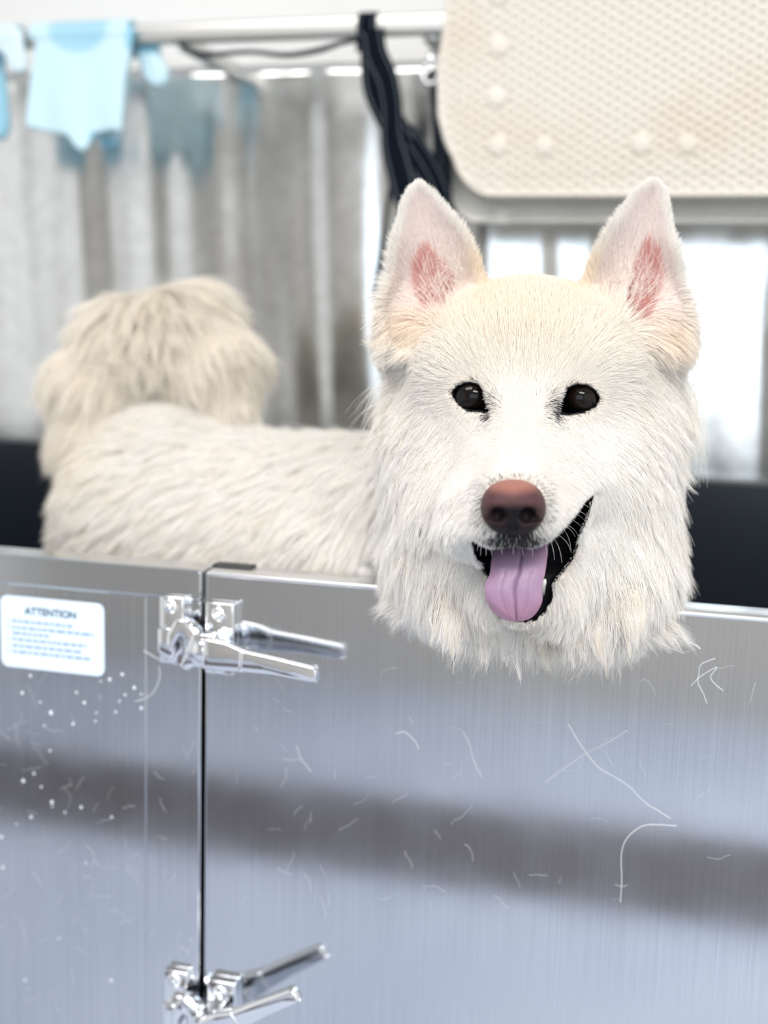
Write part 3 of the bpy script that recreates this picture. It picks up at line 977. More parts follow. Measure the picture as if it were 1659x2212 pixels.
# tail curled over the rump
TAIL = [P(280, 985, 1.31), P(225, 890, 1.31), P(235, 802, 1.31), P(300, 732, 1.31), P(385, 716, 1.30), P(445, 757, 1.285), P(475, 825, 1.27)]
for a, b, ra, rb in zip(TAIL[:-1], TAIL[1:], (0.036, 0.033, 0.034, 0.036, 0.035, 0.028), (0.033, 0.034, 0.036, 0.035, 0.028, 0.018)):
    A(cone(a, b, ra, rb), 0.02)
# chest and throat resting over the gate's edge
A(ell(P(1150, 1100, 0.990), (0.100, 0.088, 0.075)), 0.05)
A(ell(P(1155, 1215, 0.905), (0.078, 0.042, 0.045)), 0.035)
A(ell(P(1010, 1170, 0.950), (0.047, 0.045, 0.045)), 0.04)
A(ell(P(1310, 1180, 0.940), (0.046, 0.050, 0.045)), 0.04)
A(ell(P(918, 890, 0.970), (0.026, 0.048, 0.035)), 0.035)
A(ell(P(1392, 880, 0.965), (0.026, 0.048, 0.035)), 0.035)
# skull, brows, cheeks
A(ell(P(1138, 800, 0.955), (0.092, 0.070, 0.085)), 0.03)
A(ell(P(1035, 800, 0.893), (0.036, 0.030, 0.026)), 0.03)
A(ell(P(1232, 800, 0.893), (0.036, 0.030, 0.026)), 0.03)
A(ell(P(1134, 770, 0.895), (0.045, 0.050, 0.030)), 0.03)
A(ell(P(1000, 985, 0.935), (0.044, 0.060, 0.050)), 0.04)
A(ell(P(1290, 985, 0.930), (0.050, 0.060, 0.050)), 0.04)
# muzzle
A(cone(P(1130, 905, 0.905), P(1112, 1075, 0.798), 0.042, 0.028), 0.03)
A(ell(P(1066, 1128, 0.806), (0.0225, 0.0175, 0.034)), 0.014)
A(ell(P(1160, 1122, 0.806), (0.0240, 0.0180, 0.036)), 0.014)
A(ell(P(1112, 1150, 0.793), (0.020, 0.0115, 0.020)), 0.010)
A(cone(P(1170, 1110, 0.82), P(1262, 1050, 0.880), 0.020, 0.018), 0.045)
A(cone(P(1060, 1110, 0.82), P(1015, 1085, 0.890), 0.018, 0.016), 0.045)
# lower jaw
A(cone(P(1150, 1215, 0.890), P(1118, 1288, 0.826), 0.040, 0.018), 0.025)
A(cone(P(1235, 1160, 0.885), P(1175, 1275, 0.835), 0.022, 0.020), 0.02)
A(cone(P(1030, 1190, 0.893), P(1080, 1275, 0.842), 0.018, 0.014), 0.02)
# ears
A(ear_fn(EARS['L'], 0.918, 0.024, 0.0032, 0.012), 0.012)
A(ear_fn(EARS['R'], 0.914, 0.024, 0.0032, 0.012), 0.012)
A(ell(P(930, 720, 0.945), (0.036, 0.030, 0.030)), 0.02)
A(ell(P(1375, 715, 0.940), (0.038, 0.030, 0.030)), 0.02)
# mouth and eye sockets


def mouth_floor(px, py):
    return 0.838 + 0.040 * np.clip((px - 1150) / 130, 0, 1) * np.clip((1260 - py) / 150, 0, 1) + 0.018 * np.clip((1240 - py) / 60, 0, 1)


fld.cut(prism_fn(MOUTH, 0.72, 0.90, mouth_floor), 0.003)
for e in EYES.values():
    fld.cut(prism_fn(e['poly'], 0.80, 0.8785), 0.003)

# nothing of the body inside the gate itself


def gate_fn(X, Y, Z):
    yw = CAM[1] + X * RGT[1] - Y * UPV[1] + Z * FWD[1]
    zw = CAM[2] + X * RGT[2] - Y * UPV[2] + Z * FWD[2]
    return np.maximum(np.maximum(yw - 0.042, -0.005 - yw), zw - (ZT + 0.003))


gate_fn.box = (np.array([-0.44, -0.05, 0.75]), np.array([0.285, 0.66, 1.25]))
fld.cut(gate_fn, 0.006)
V, Q = surface_nets(fld)
# keep only the largest piece
par = np.arange(len(V))


def root(i):
    while par[i] != i:
        par[i] = par[par[i]]; i = par[i]
    return i


lab = np.arange(len(V))
while True:
    m_ = lab[Q].min(1)
    new = lab.copy()
    for k in range(4): np.minimum.at(new, Q[:, k], m_)
    new = new[new]
    if (new == lab).all(): break
    lab = new
big = np.bincount(lab).argmax()
keep = lab == big
ren = np.cumsum(keep) - 1
Q = ren[Q[keep[Q[:, 0]]]]; V = V[keep]
NRM = vert_normals(V, Q)


def to_px(p):
    return p[:, 0] / p[:, 2] * FPX + CX, p[:, 1] / p[:, 2] * FPX + CY


def sstep(a, b, x):
    t = np.clip((x - a) / (b - a), 0, 1); return t * t * (3 - 2 * t)


def regions(p, n):
    px, py = to_px(p)
    px = px.astype(np.float32); py = py.astype(np.float32)
    front = (p[:, 2] < 0.96) & (n[:, 2] < 0.35)
    r = {}
    near = p[:, 2] < 0.905
    r['eye'] = np.where(near, np.minimum(poly_sd(px, py, EYES['L']['poly']), poly_sd(px, py, EYES['R']['poly'])), 99)
    r['mouth'] = np.where(near, poly_sd(px, py, MOUTH), 99)
    r['pink'] = np.where(front & (p[:, 2] > 0.90), np.minimum(poly_sd(px, py, EARS['L']['pink']), poly_sd(px, py, EARS['R']['pink'])), 99)
    r['earin'] = np.where(front & (p[:, 2] > 0.90), np.minimum(poly_sd(px, py, EARS['L']['out']), poly_sd(px, py, EARS['R']['out'])), 99)
    return px, py, r


px, py, rg = regions(V, NRM)
skin = np.tile(np.array([0.82, 0.74, 0.66]), (len(V), 1))
BLACK = np.array([0.010, 0.010, 0.013]); PINK = np.array([0.36, 0.165, 0.15]); PALE = np.array([0.92, 0.76, 0.72])


def blend(c, w, t):
    return c * (1 - w[:, None]) + t * w[:, None]


skin = blend(skin, sstep(0, -14, rg['earin']) * 0.8, PALE)
skin = blend(skin, sstep(40, 0, rg['pink']), PINK)
skin = blend(skin, sstep(7.5, 4.5, rg['eye']), BLACK)
skin = blend(skin, sstep(7.5, 4.5, rg['mouth']), BLACK)
inner = np.maximum(np.exp(-(((px - 1060) / 14) ** 2 + ((py - 888) / 20) ** 2)), np.exp(-(((px - 1195) / 16) ** 2 + ((py - 888) / 20) ** 2)))
skin = blend(skin, (V[:, 2] < 0.905) * np.clip(1.6 * inner, 0, 1) * 0.9, BLACK)
skin = blend(skin, (V[:, 2] < 0.815) * np.clip(1.5 * np.exp(-(((px - 1112) / 52) ** 2 + ((py - 1160) / 20) ** 2)), 0, 1), BLACK * 2)
M['skin'] = attr_mat('dog_skin', 0.5, Specular_IOR_Level=0.08)
Vw = c2w(V)
root_xy = c2w(P(700, 1200, 1.15))
dog = np_mesh('dog', Vw, Q[:, ::-1], M['skin'], None, True, skin)
tag(dog, 'fluffy white dog with pricked ears and tongue out, standing in the steel tub', 'dog')

# ---- eyes
M['eyeball'] = attr_mat('dog_eye', 0.02, Specular_IOR_Level=0.22)


def uv_ball(c, r, n=48):
    th, ph = np.linspace(0, np.pi, n), np.linspace(0, 2 * np.pi, n * 2, endpoint=False)
    T_, F_ = np.meshgrid(th, ph, indexing='ij')
    # pole towards the camera
    d = np.stack([np.sin(T_) * np.cos(F_), np.sin(T_) * np.sin(F_), -np.cos(T_)], -1).reshape(-1, 3)
    id_ = np.arange(n * 2 * n).reshape(n, 2 * n)
    Q = np.stack([id_[:-1], id_[1:], np.roll(id_, -1, 1)[1:], np.roll(id_, -1, 1)[:-1]], -1).reshape(-1, 4)
    return d, c + d * r, Q, T_.reshape(-1)


for key, (dx, dy) in (('L', (0.002, 0.0)), ('R', (-0.0, 0.0))):
    e = EYES[key]
    r = 0.0136
    c = P(e['c'][0], e['c'][1], 0.8765) + np.array([dx, dy, 0])
    d, v, q, th = uv_ball(c, r)
    ring = np.degrees(th)
    col = np.tile(np.array([0.003, 0.003, 0.003]), (len(v), 1))
    iris = sstep(19, 23, ring) * sstep(43, 38, ring)
    col = blend(col, iris, np.array([0.008, 0.0045, 0.0035]))
    np_mesh('eye', c2w(v), q, M['eyeball'], dog, True, col)

# ---- nose
nf = Field(np.arange(0.055, 0.125, 0.0007), np.arange(-0.026, 0.030, 0.0007), np.arange(0.735, 0.80, 0.0007))
nf.ax[0] = np.arange(P(1020, 0, 0.765)[0], P(1200, 0, 0.765)[0], 0.0007, dtype=np.float32)
nf.ax[1] = np.arange(P(0, 1020, 0.765)[1], P(0, 1170, 0.765)[1], 0.0007, dtype=np.float32)
nf.F = np.full([len(a) for a in nf.ax], 0.05, np.float32)
ZN = 0.770
nf.add(ell(P(1108, 1086, ZN), (0.0192, 0.0128, 0.020)), 0.006)
nf.add(ell(P(1108, 1070, ZN + 0.004), (0.0165, 0.0095, 0.019)), 0.006)
nf.add(ell(P(1076, 1104, ZN - 0.004), (0.0104, 0.0112, 0.0135)), 0.006)
nf.add(ell(P(1142, 1104, ZN - 0.004), (0.0104, 0.0112, 0.0135)), 0.006)
nf.add(ell(P(1110, 1132, ZN - 0.002), (0.0120, 0.0070, 0.0125)), 0.008)
for sx in (-1, 1):
    nf.cut(ell(P(1108 + 32 * sx, 1114, ZN - 0.0165), (0.0048, 0.0050, 0.0085)), 0.003)
    nf.cut(cone(P(1108 + 38 * sx, 1120, ZN - 0.017), P(1108 + 60 * sx, 1122, ZN - 0.008), 0.0022, 0.0012), 0.002)
nf.cut(cone(P(1109, 1112, ZN - 0.0205), P(1111, 1152, ZN - 0.014), 0.0007, 0.0012), 0.002)
nv, nq = surface_nets(nf)
nn = vert_normals(nv, nq)
npx, npy = to_px(nv)
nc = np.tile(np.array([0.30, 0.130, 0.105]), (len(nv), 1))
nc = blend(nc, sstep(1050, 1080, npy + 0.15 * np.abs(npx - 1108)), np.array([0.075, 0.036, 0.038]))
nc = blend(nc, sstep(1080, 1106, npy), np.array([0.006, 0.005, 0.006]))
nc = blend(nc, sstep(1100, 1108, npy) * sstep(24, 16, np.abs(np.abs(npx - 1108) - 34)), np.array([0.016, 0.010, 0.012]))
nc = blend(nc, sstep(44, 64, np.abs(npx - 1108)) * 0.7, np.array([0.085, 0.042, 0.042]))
M['nose'] = attr_mat('dog_nose', 0.42, Specular_IOR_Level=0.14)
N_, L_, b_ = nodes(M['nose'])
vz = N_.new('ShaderNodeTexVoronoi'); vz.inputs['Scale'].default_value = 900
tc_ = N_.new('ShaderNodeTexCoord'); L_.new(tc_.outputs['Object'], vz.inputs['Vector'])
bp_ = N_.new('ShaderNodeBump'); bp_.inputs['Strength'].default_value = 0.55; bp_.inputs['Distance'].default_value = 0.0006
L_.new(vz.outputs['Distance'], bp_.inputs['Height']); L_.new(bp_.outputs[0], b_.inputs['Normal'])
np_mesh('nose', c2w(nv), nq[:, ::-1], M['nose'], dog, True, nc)

# ---- tongue
rows = np.array([  # py, left px, right px, depth
    (1168, 1064, 1184, 0.824), (1190, 1064, 1184, 0.812), (1215, 1061, 1181, 0.803), (1240, 1058, 1177, 0.799), (1255, 1051, 1173, 0.798), (1275, 1047, 1171, 0.798),
    (1295, 1050, 1172, 0.800), (1312, 1058, 1166, 0.803), (1327, 1071, 1156, 0.807), (1337, 1086, 1144, 0.811), (1342, 1100, 1130, 0.814)])
nu, nr = 61, 90
s_ = np.linspace(0, 1, nr)
rr = spline(rows, nr)
u = np.linspace(-1, 1, nu)
pyg = rr[:, 0][:, None] + 0 * u[None]
pxg = (rr[:, 1] + rr[:, 2])[:, None] / 2 + (rr[:, 2] - rr[:, 1])[:, None] / 2 * u[None]
v01 = s_[:, None] + 0 * u[None]
uc = u[None] - 0.06 * (1 - v01)
groove = 0.0020 * np.exp(-((uc) / 0.07) ** 2) + 0.0004 * np.exp(-((np.abs(uc) - 0.34 - 0.25 * (1 - v01)) / 0.06) ** 2) * (v01 > 0.25)
edge = 0.0045 * np.abs(u[None]) ** 3.0 + 0.001 * np.abs(u[None]) ** 8
lump = 0.0007 * np.sin(u[None] * 8 + 1) * np.sin(v01 * 16)
dep = rr[:, 3][:, None] + groove + edge * (1 + 0.4 * v01) + lump * v01
top = np.stack([(pxg - CX) / FPX * dep, (pyg - CY) / FPX * dep, dep], -1)
thk = 0.0055 * np.sqrt(np.clip(1 - np.abs(u[None]) ** 4, 0.02, 1)) * np.clip((1.02 - v01) * 6, 0.15, 1)
bot = top.copy(); bot[..., 2] += thk
id_ = np.arange(nr * nu).reshape(nr, nu)
Qt = np.stack([id_[:-1, :-1], id_[1:, :-1], id_[1:, 1:], id_[:-1, 1:]], -1).reshape(-1, 4)
off = nr * nu
rim = np.concatenate([id_[:, 0], id_[-1, 1:], id_[-2::-1, -1], id_[0, -2:0:-1]])
R2 = np.stack([rim, np.roll(rim, -1), np.roll(rim, -1) + off, rim + off], 1)
tcol = np.tile(np.array([0.36, 0.235, 0.36]), (off, 1))
uu = np.abs(np.broadcast_to(u[None], (nr, nu)).ravel()); vv = v01.ravel(); gg = np.broadcast_to(uc, (nr, nu)).ravel()
tcol = blend(tcol, sstep(0.45, 0.85, vv) * 0.8 + 0.2 * sstep(0.7, 1, uu), np.array([0.47, 0.225, 0.32]))
tcol = blend(tcol, np.exp(-(gg / 0.035) ** 2) * 0.55, np.array([0.13, 0.06, 0.13]))
tcol = blend(tcol, np.exp(-((np.abs(gg) - 0.34 - 0.25 * (1 - vv)) / 0.04) ** 2) * 0.22 * (vv > 0.25), np.array([0.20, 0.10, 0.19]))
M['tongue'] = attr_mat('dog_tongue', 0.45, Coat_Weight=0.06, Coat_Roughness=0.25)
nz_, = [nodes(M['tongue'])[0].new('ShaderNodeTexNoise')]
nz_.inputs['Scale'].default_value = 700
bp_ = nodes(M['tongue'])[0].new('ShaderNodeBump'); bp_.inputs['Strength'].default_value = 0.3; bp_.inputs['Distance'].default_value = 0.0006
tcn = nodes(M['tongue'])[0].new('ShaderNodeTexCoord')
Lk = nodes(M['tongue'])[1]
Lk.new(tcn.outputs['Object'], nz_.inputs['Vector']); Lk.new(nz_.outputs['Fac'], bp_.inputs['Height']); Lk.new(bp_.outputs[0], nodes(M['tongue'])[2].inputs['Normal'])
np_mesh('tongue', c2w(np.vstack([top.reshape(-1, 3), bot.reshape(-1, 3)])), np.vstack([Qt, Qt[:, ::-1] + off, R2]), M['tongue'], dog, True, np.vstack([tcol, tcol]))

# ---- tooth
M['tooth'] = mat('tooth_enamel', (0.88, 0.86, 0.80), 0.2)
bm = bmesh.new()
tp = spline([c2w(P(1173, 1286, 0.829)), c2w(P(1172, 1272, 0.823)), c2w(P(1175, 1258, 0.818)), c2w(P(1178, 1250, 0.817))], 14)
add_tube(bm, tp, np.linspace(0.0020, 0.0020, 14) * np.array([0.55, .75, .9, 1, 1.05, 1.05, 1.0, .98, .95, .9, .8, .65, .45, .12]), 12)
mesh_obj('tooth', bm, M['tooth'], dog, True)

# ------------------------------------------------------------------ fur
def fur_mat(name, attr='hair_color', transl=0.30, rough=0.55):
    m = bpy.data.materials.new(name); m.use_nodes = True
    N, L, b = nodes(m)
    a = N.new('ShaderNodeAttribute'); a.attribute_name = attr
    L.new(a.outputs['Color'], b.inputs['Base Color'])
    b.inputs['Roughness'].default_value = rough
    b.inputs['Specular IOR Level'].default_value = 0.35
    t = N.new('ShaderNodeBsdfTranslucent'); mx = N.new('ShaderNodeMixShader')
    L.new(a.outputs['Color'], t.inputs['Color'])
    mx.inputs[0].default_value = transl
    L.new(b.outputs[0], mx.inputs[1]); L.new(t.outputs[0], mx.inputs[2])
    L.new(mx.outputs[0], N['Material Output'].inputs['Surface'])
    return m


M['fur'] = fur_mat('white_fur')

# groom guide table: px, py, dx, dy, length mm, lift
G = np.array([
    # bridge of the nose, between the eyes, forehead
    (1110, 1030, 0.0, -1.0, 4, .35), (1080, 1040, -.5, -.9, 4, .35), (1140, 1040, .5, -.9, 4, .35), (1112, 960, 0, -1, 6, .3), (1125, 880, 0, -1, 8, .3),
    (1130, 780, 0, -1, 13, .3), (1130, 680, 0, -1, 13, .25), (1130, 610, 0, -1, 13, .3), (1030, 640, -.2, -1, 12, .3), (1230, 640, .2, -1, 12, .3),
    (1020, 790, -.45, -.85, 12, .3), (1240, 790, .45, -.85, 12, .3), (940, 780, -.9, -.45, 18, .3), (1330, 780, .9, -.35, 20, .3),
    (890, 820, -1, .15, 22, .2), (1400, 820, .95, .2, 24, .2), (1420, 880, .8, .6, 28, .22),
    # around and under the eyes
    (960, 850, -1, .1, 10, .25), (1000, 910, -.6, .8, 9, .25), (1060, 920, -.5, .8, 6, .3), (1200, 920, .5, .8, 6, .3), (1260, 910, .6, .8, 10, .25), (1310, 860, 1, .1, 12, .25),
    (950, 920, -.75, .65, 18, .3), (1330, 930, .75, .6, 20, .3),
    (900, 920, -.8, .6, 26, .2), (1420, 960, .55, .85, 28, .2), (855, 900, -.8, .65, 38, .32), (1455, 900, .55, .85, 32, .24), (830, 840, -.85, .6, 34, .3), (1470, 850, .6, .85, 30, .22),
    # muzzle sides and lips
    (1040, 1000, -.7, .4, 6, .25), (1190, 1000, .7, .3, 6, .25), (1020, 1080, -.8, .5, 6, .25), (1215, 1060, .9, .2, 6, .25),
    (1050, 1150, -.5, .85, 6, .25), (1180, 1140, .6, .75, 6, .25), (1112, 1165, 0, 1, 5, .3), (1085, 1165, -.25, 1, 6, .3), (1140, 1165, .25, 1, 6, .3),
    (990, 1040, -.6, .75, 16, .3), (1270, 1020, .7, .6, 14, .3), (1300, 1100, .5, .85, 18, .25),
    # cheeks, ruff, chest
    (900, 1040, -.45, .9, 38, .2), (840, 1000, -.5, .85, 40, .25), (960, 1130, -.3, .95, 40, .2), (1010, 1230, -.15, 1, 36, .2),
    (860, 1150, -.4, .9, 44, .3), (930, 1230, -.3, .95, 46, .25), (1340, 1060, .45, .9, 28, .18), (1420, 1080, .3, .95, 36, .22), (1460, 1020, .3, .95, 38, .22),
    (1300, 1200, .25, 1, 34, .18), (1400, 1200, .2, 1, 42, .25), (1450, 1180, .2, .95, 44, .28), (1240, 1230, .15, 1, 22, .18),
    (1110, 1350, 0, 1, 42, .3), (1180, 1330, .05, 1, 42, .3), (1060, 1330, -.1, 1, 44, .3), (1000, 1300, -.2, 1, 44, .3), (1300, 1310, .12, 1, 50, .3), (1380, 1300, .2, .95, 48, .3),
    (1150, 1400, 0, 1, 50, .3), (1250, 1300, .1, 1, 46, .3),
    # ears
    (905, 400, 0, -1, 6, .4), (870, 460, -.5, -.85, 7, .35), (940, 440, .4, -.9, 6, .3), (850, 560, -.8, -.4, 10, .4), (835, 640, -.95, .1, 16, .4), (1000, 540, .6, -.7, 8, .3),
    (840, 720, -.8, .6, 22, .4), (900, 740, -.8, .5, 24, .35), (1025, 620, .5, -.7, 10, .35), (900, 500, -.3, -.9, 8, .2), (980, 660, -.3, -.9, 22, .35), (950, 560, -.2, -.9, 12, .25),
    (1415, 400, 0, -1, 6, .4), (1445, 470, .5, -.85, 7, .35), (1375, 430, -.4, -.9, 6, .3), (1462, 570, .85, -.3, 10, .4), (1480, 650, .95, .2, 15, .4), (1310, 530, -.6, -.75, 8, .3),
    (1470, 730, .7, .7, 24, .4), (1420, 740, .75, .6, 26, .35), (1275, 600, -.5, -.8, 10, .35), (1420, 500, .1, -1, 9, .2), (1335, 650, .3, -.9, 24, .35), (1370, 550, .1, -1, 12, .25),
    # back, flank, rump
    (800, 1000, -.6, .45, 46, .55), (720, 960, -.8, .3, 44, .6), (620, 960, -.85, .3, 42, .5), (500, 940, -.85, .3, 44, .5), (380, 900, -.8, .0, 46, .6), (700, 1100, -.75, .6, 44, .4),
    (550, 1100, -.8, .55, 44, .4), (400, 1050, -.85, .5, 46, .45), (250, 1050, -.9, .4, 48, .5), (160, 1120, -.95, .3, 40, .5), (800, 1200, -.45, .9, 48, .4), (600, 1250, -.6, .8, 44, .35), (300, 1200, -.8, .6, 42, .4),
], float)
TA = np.array(TAIL)


def fur_fields(p, n):
    px, py = to_px(p)
    w = np.zeros(len(p)); acc = np.zeros((len(p), 4))
    for g in G:
        d2 = (px - g[0]) ** 2 + (py - g[1]) ** 2 + 20 ** 2
        wi = 1 / d2 ** 1.6
        w += wi; acc += wi[:, None] * g[2:][None]
    acc /= w[:, None]
    d = np.stack([acc[:, 0], acc[:, 1], 0 * px], 1)
    L, lift = acc[:, 2] / 1000, acc[:, 3]
    # short where the coat meets the lips and eyelids
    nearf = (p[:, 2] < 0.905) & (n[:, 2] < 0.5)
    pf, qf = px.astype(np.float32), py.astype(np.float32)
    dm = np.maximum(poly_sd(pf, qf, MOUTH), 0) * p[:, 2] / FPX
    de = np.maximum(np.minimum(poly_sd(pf, qf, EYES['L']['poly']), poly_sd(pf, qf, EYES['R']['poly'])), 0) * p[:, 2] / FPX
    L = np.where(nearf, np.minimum(L, np.minimum(0.0032 + np.where(py > 1195, 1.5, 0.75) * dm, 0.0028 + 0.75 * de)), L)
    # rest of the coat (turned away from the room): backwards and down
    back = sstep(0.25, 0.6, n[:, 2])
    body = p[:, 2] > 0.99
    d = d + back[:, None] * np.array([0, 0.4, 0.6])
    # tail: long drape falling off the curl
    dt = np.full(len(p), 9.0); tp = np.zeros(len(p)); ctr = np.zeros_like(p)
    for i in range(len(TA) - 1):
        a, b = TA[i], TA[i + 1]; e = b - a
        t = np.clip(((p - a) @ e) / (e @ e), 0, 1)
        c = a + t[:, None] * e; q = np.linalg.norm(p - c, axis=1)
        m_ = q < dt
        dt = np.where(m_, q, dt); tp = np.where(m_, (i + t) / (len(TA) - 1), tp); ctr = np.where(m_[:, None], c, ctr)
    tail = (dt < 0.045) & (p[:, 1] < P(0, 990, 1.29)[1]) & (p[:, 2] > 1.1)
    along = np.zeros_like(p); along[:, 0] = np.interp(tp, [0, .25, .5, .75, 1], [-.45, -.4, .05, .45, .3]); along[:, 1] = np.interp(tp, [0, .25, .5, .75, 1], [.5, .5, .3, .6, 1])
    dtail = along + dn * 0.35
    d = np.where(tail[:, None], dtail, d)
    L = np.where(tail, 0.066, L); lift = np.where(tail, 0.30, lift)
    return d, L, lift, tail


tri = np.vstack([Q[:, [0, 1, 2]], Q[:, [0, 2, 3]]])
ta, tb, tc3 = V[tri[:, 0]], V[tri[:, 1]], V[tri[:, 2]]
area_t = np.linalg.norm(np.cross(tb - ta, tc3 - ta), axis=1) / 2
cen = (ta + tb + tc3) / 3
cn = NRM[tri].mean(1); cn /= np.linalg.norm(cn, axis=1)[:, None]
cpx, cpy, crg = regions(cen, cn)
cd, cL, clift, ctail = fur_fields(cen, cn)
view = -np.einsum('ij,ij->i', cn, cen / np.linalg.norm(cen, axis=1)[:, None])
cw = c2w(cen)
# strands per square metre: dense where the hair is short
dens = np.where(cL < 0.011, 3.6e6, np.where(cL < 0.020, 2.2e6, np.where(cL < 0.036, 1.35e6, 0.95e6)))
dens = np.where(cen[:, 2] > 1.02, 0.75e6, dens)
dens = np.where(ctail, 1.1e6, dens)
dens *= np.where(view > -0.25, 1.0, 0.35)
inear = sstep(-8, -20, crg['earin'])
dens *= np.where(crg['pink'] < 10, 0.06, 1) * (1 - 0.25 * inear)
dens = np.where(crg['eye'] < 3.5, 0, dens)
dens = np.where(crg['mouth'] < 1.5, 0, dens)
# no coat under the nose leather, nor on the mouth's inside, nor where the trunk is sunk in the tub
nose_d = poly_sd(cpx.astype(np.float32), cpy.astype(np.float32), [(1044, 1085), (1056, 1060), (1080, 1047), (1110, 1043), (1145, 1049), (1164, 1064), (1172, 1088), (1168, 1114), (1150, 1140), (1122, 1148), (1095, 1146), (1066, 1132), (1050, 1110)])
dens = np.where((nose_d < 0) & (cen[:, 2] < 0.83), 0, dens)
dens = np.where((cw[:, 2] < ZT - 0.06) & (cen[:, 2] > 0.95), 0.05e6, dens)
cnt = area_t * dens
Nst = int(cnt.sum())
cum = np.cumsum(cnt) / cnt.sum()
pick = np.searchsorted(cum, (np.arange(Nst) + rng.random(Nst)) / Nst).clip(0, len(tri) - 1)
rng.shuffle(pick)
a_, b_ = rng.random(Nst), rng.random(Nst)
sw = a_ + b_ > 1; a_[sw], b_[sw] = 1 - a_[sw], 1 - b_[sw]
rp = ta[pick] + (tb[pick] - ta[pick]) * a_[:, None] + (tc3[pick] - ta[pick]) * b_[:, None]
rn = NRM[tri[pick, 0]] * (1 - a_ - b_)[:, None] + NRM[tri[pick, 1]] * a_[:, None] + NRM[tri[pick, 2]] * b_[:, None]
rn /= np.linalg.norm(rn, axis=1)[:, None]
print('strands', Nst, 'body verts', len(V))


def grow(p, n, K, jit, seed, lscale=None):
    r = np.random.default_rng(seed)
    d, L, lift, tail = fur_fields(p, n)
    L = L * (0.75 + 0.5 * r.random(len(p)))
    if lscale is not None: L = L * lscale
    t = d - n * np.einsum('ij,ij->i', d, n)[:, None]
    t /= np.linalg.norm(t, axis=1)[:, None] + 1e-6
    t += jit * r.normal(size=p.shape) * np.where(L > 0.02, 1.0, 0.7)[:, None]
    t -= n * np.minimum(np.einsum('ij,ij->i', t, n), 0)[:, None]
    t /= np.linalg.norm(t, axis=1)[:, None] + 1e-6
    out = [p - n * 0.0008]
    cur = p - n * 0.0008
    grav = np.clip((L - 0.012) / 0.05, 0, 1)
    for k in range(1, K):
        s = (k - 0.5) / (K - 1)
        v = n * (lift * (1.25 - 1.1 * s))[:, None] + t * (0.55 + 0.6 * s) + dn[None] * (grav * (0.1 + 0.85 * s * s))[:, None]
        v = v / np.linalg.norm(v, axis=1)[:, None]
        cur = cur + v * (L / (K - 1))[:, None]
        out.append(cur)
    return np.stack(out, 1), L, tail


K = 7
strands, Ls, is_tail = grow(rp, rn, K, 0.10, 5)
# locks: every strand is drawn towards the guide of its lock
ng = Nst // 26
gi = np.arange(ng)
guides, gL, _ = grow(rp[gi], rn[gi], K, 0.17, 9)
kd = KDTree(ng)
for i in range(ng): kd.insert(rp[i], i)
kd.balance()
own = np.array([kd.find(p)[1] for p in rp])
sK = np.linspace(0, 1, K)[None, :, None]
cl = np.clip((Ls - 0.008) / 0.030, 0, 1)
cl = (0.20 + 0.62 * cl) * (0.6 + 0.55 * rng.random(Nst))
cl = np.clip(cl + 0.12 * ((rp[:, 1] > P(0, 1240, 0.9)[1]) & (rp[:, 2] < 0.98)), 0, 0.95)
gscale = (Ls / gL[own]).clip(0.6, 1.5)
gtarget = rp[own][:, None, :] + (guides[own] - guides[own][:, :1]) * gscale[:, None, None]
gap = np.linalg.norm(rp - rp[own], axis=1)
cl *= np.clip(1.6 - gap / (0.25 * Ls + 0.002), 0, 1)
strands = strands + (gtarget - strands) * (cl[:, None, None] * sK ** 1.3)
# stray waviness
wv = rng.normal(size=(Nst, 1, 3)) * np.sin(sK * (4 + 3 * rng.random((Nst, 1, 1)))) * (Ls * 0.025)[:, None, None]
strands = strands + wv * sK

# colour of every strand: white, cream on crown, ear bases and tail; dark at the eye corners and under the nose
px, py, rg = regions(rp, rn)
white = np.array([0.955, 0.935, 0.905])
cream = np.array([0.95, 0.87, 0.74]); tan = np.array([0.90, 0.73, 0.54])
hc_ = np.tile(white, (Nst, 1))
headm = (rp[:, 2] < 1.0)
crown = headm * np.exp(-(((px - 1135) / 230) ** 2 + ((py - 680) / 150) ** 2))
hc_ = blend(hc_, 0.70 * crown, cream)
for (x, y, rx, ry) in ((1030, 605, 45, 70), (1270, 610, 45, 60), (900, 700, 70, 40), (1430, 715, 60, 45)):
    hc_ = blend(hc_, headm * 0.5 * np.exp(-(((px - x) / rx) ** 2 + ((py - y) / ry) ** 2)), tan)
hc_ = blend(hc_, 0.6 * sstep(-6, -30, rg['earin']) * sstep(720, 640, py), np.array([0.95, 0.84, 0.82]))
hc_ = blend(hc_, is_tail * 0.45, cream)
hc_ = blend(hc_, (~headm & ~is_tail) * (0.0 + 0.5 * np.exp(-(((px - 200) / 90) ** 2 + ((py - 960) / 90) ** 2))), cream)
lowch = headm * sstep(1230, 1350, py) * (0.5 * rng.random(Nst))
hc_ = blend(hc_, lowch, cream)
lockv = rng.random(ng)[own]
hc_ = blend(hc_, (Ls > 0.02) * sstep(0.72, 0.95, lockv) * 0.30, cream)
facem = (rp[:, 2] < 0.90)
inner = np.maximum(np.exp(-(((px - 1060) / 16) ** 2 + ((py - 886) / 24) ** 2)), np.exp(-(((px - 1194) / 18) ** 2 + ((py - 884) / 25) ** 2)))
ring = sstep(7, 1, rg['eye'])
dark = facem * np.maximum(inner * 1.3, ring * 0.85)
lash = sstep(15, 3, rg['eye']) * (((py < 862) & (((px > 1020) & (px < 1075)) | ((px > 1180) & (px < 1240)))) * 0.55)
dark = np.maximum(dark, facem * lash)
und = facem * (rp[:, 2] < 0.815) * np.exp(-(((px - 1112) / 52) ** 2 + ((py - 1160) / 20) ** 2))
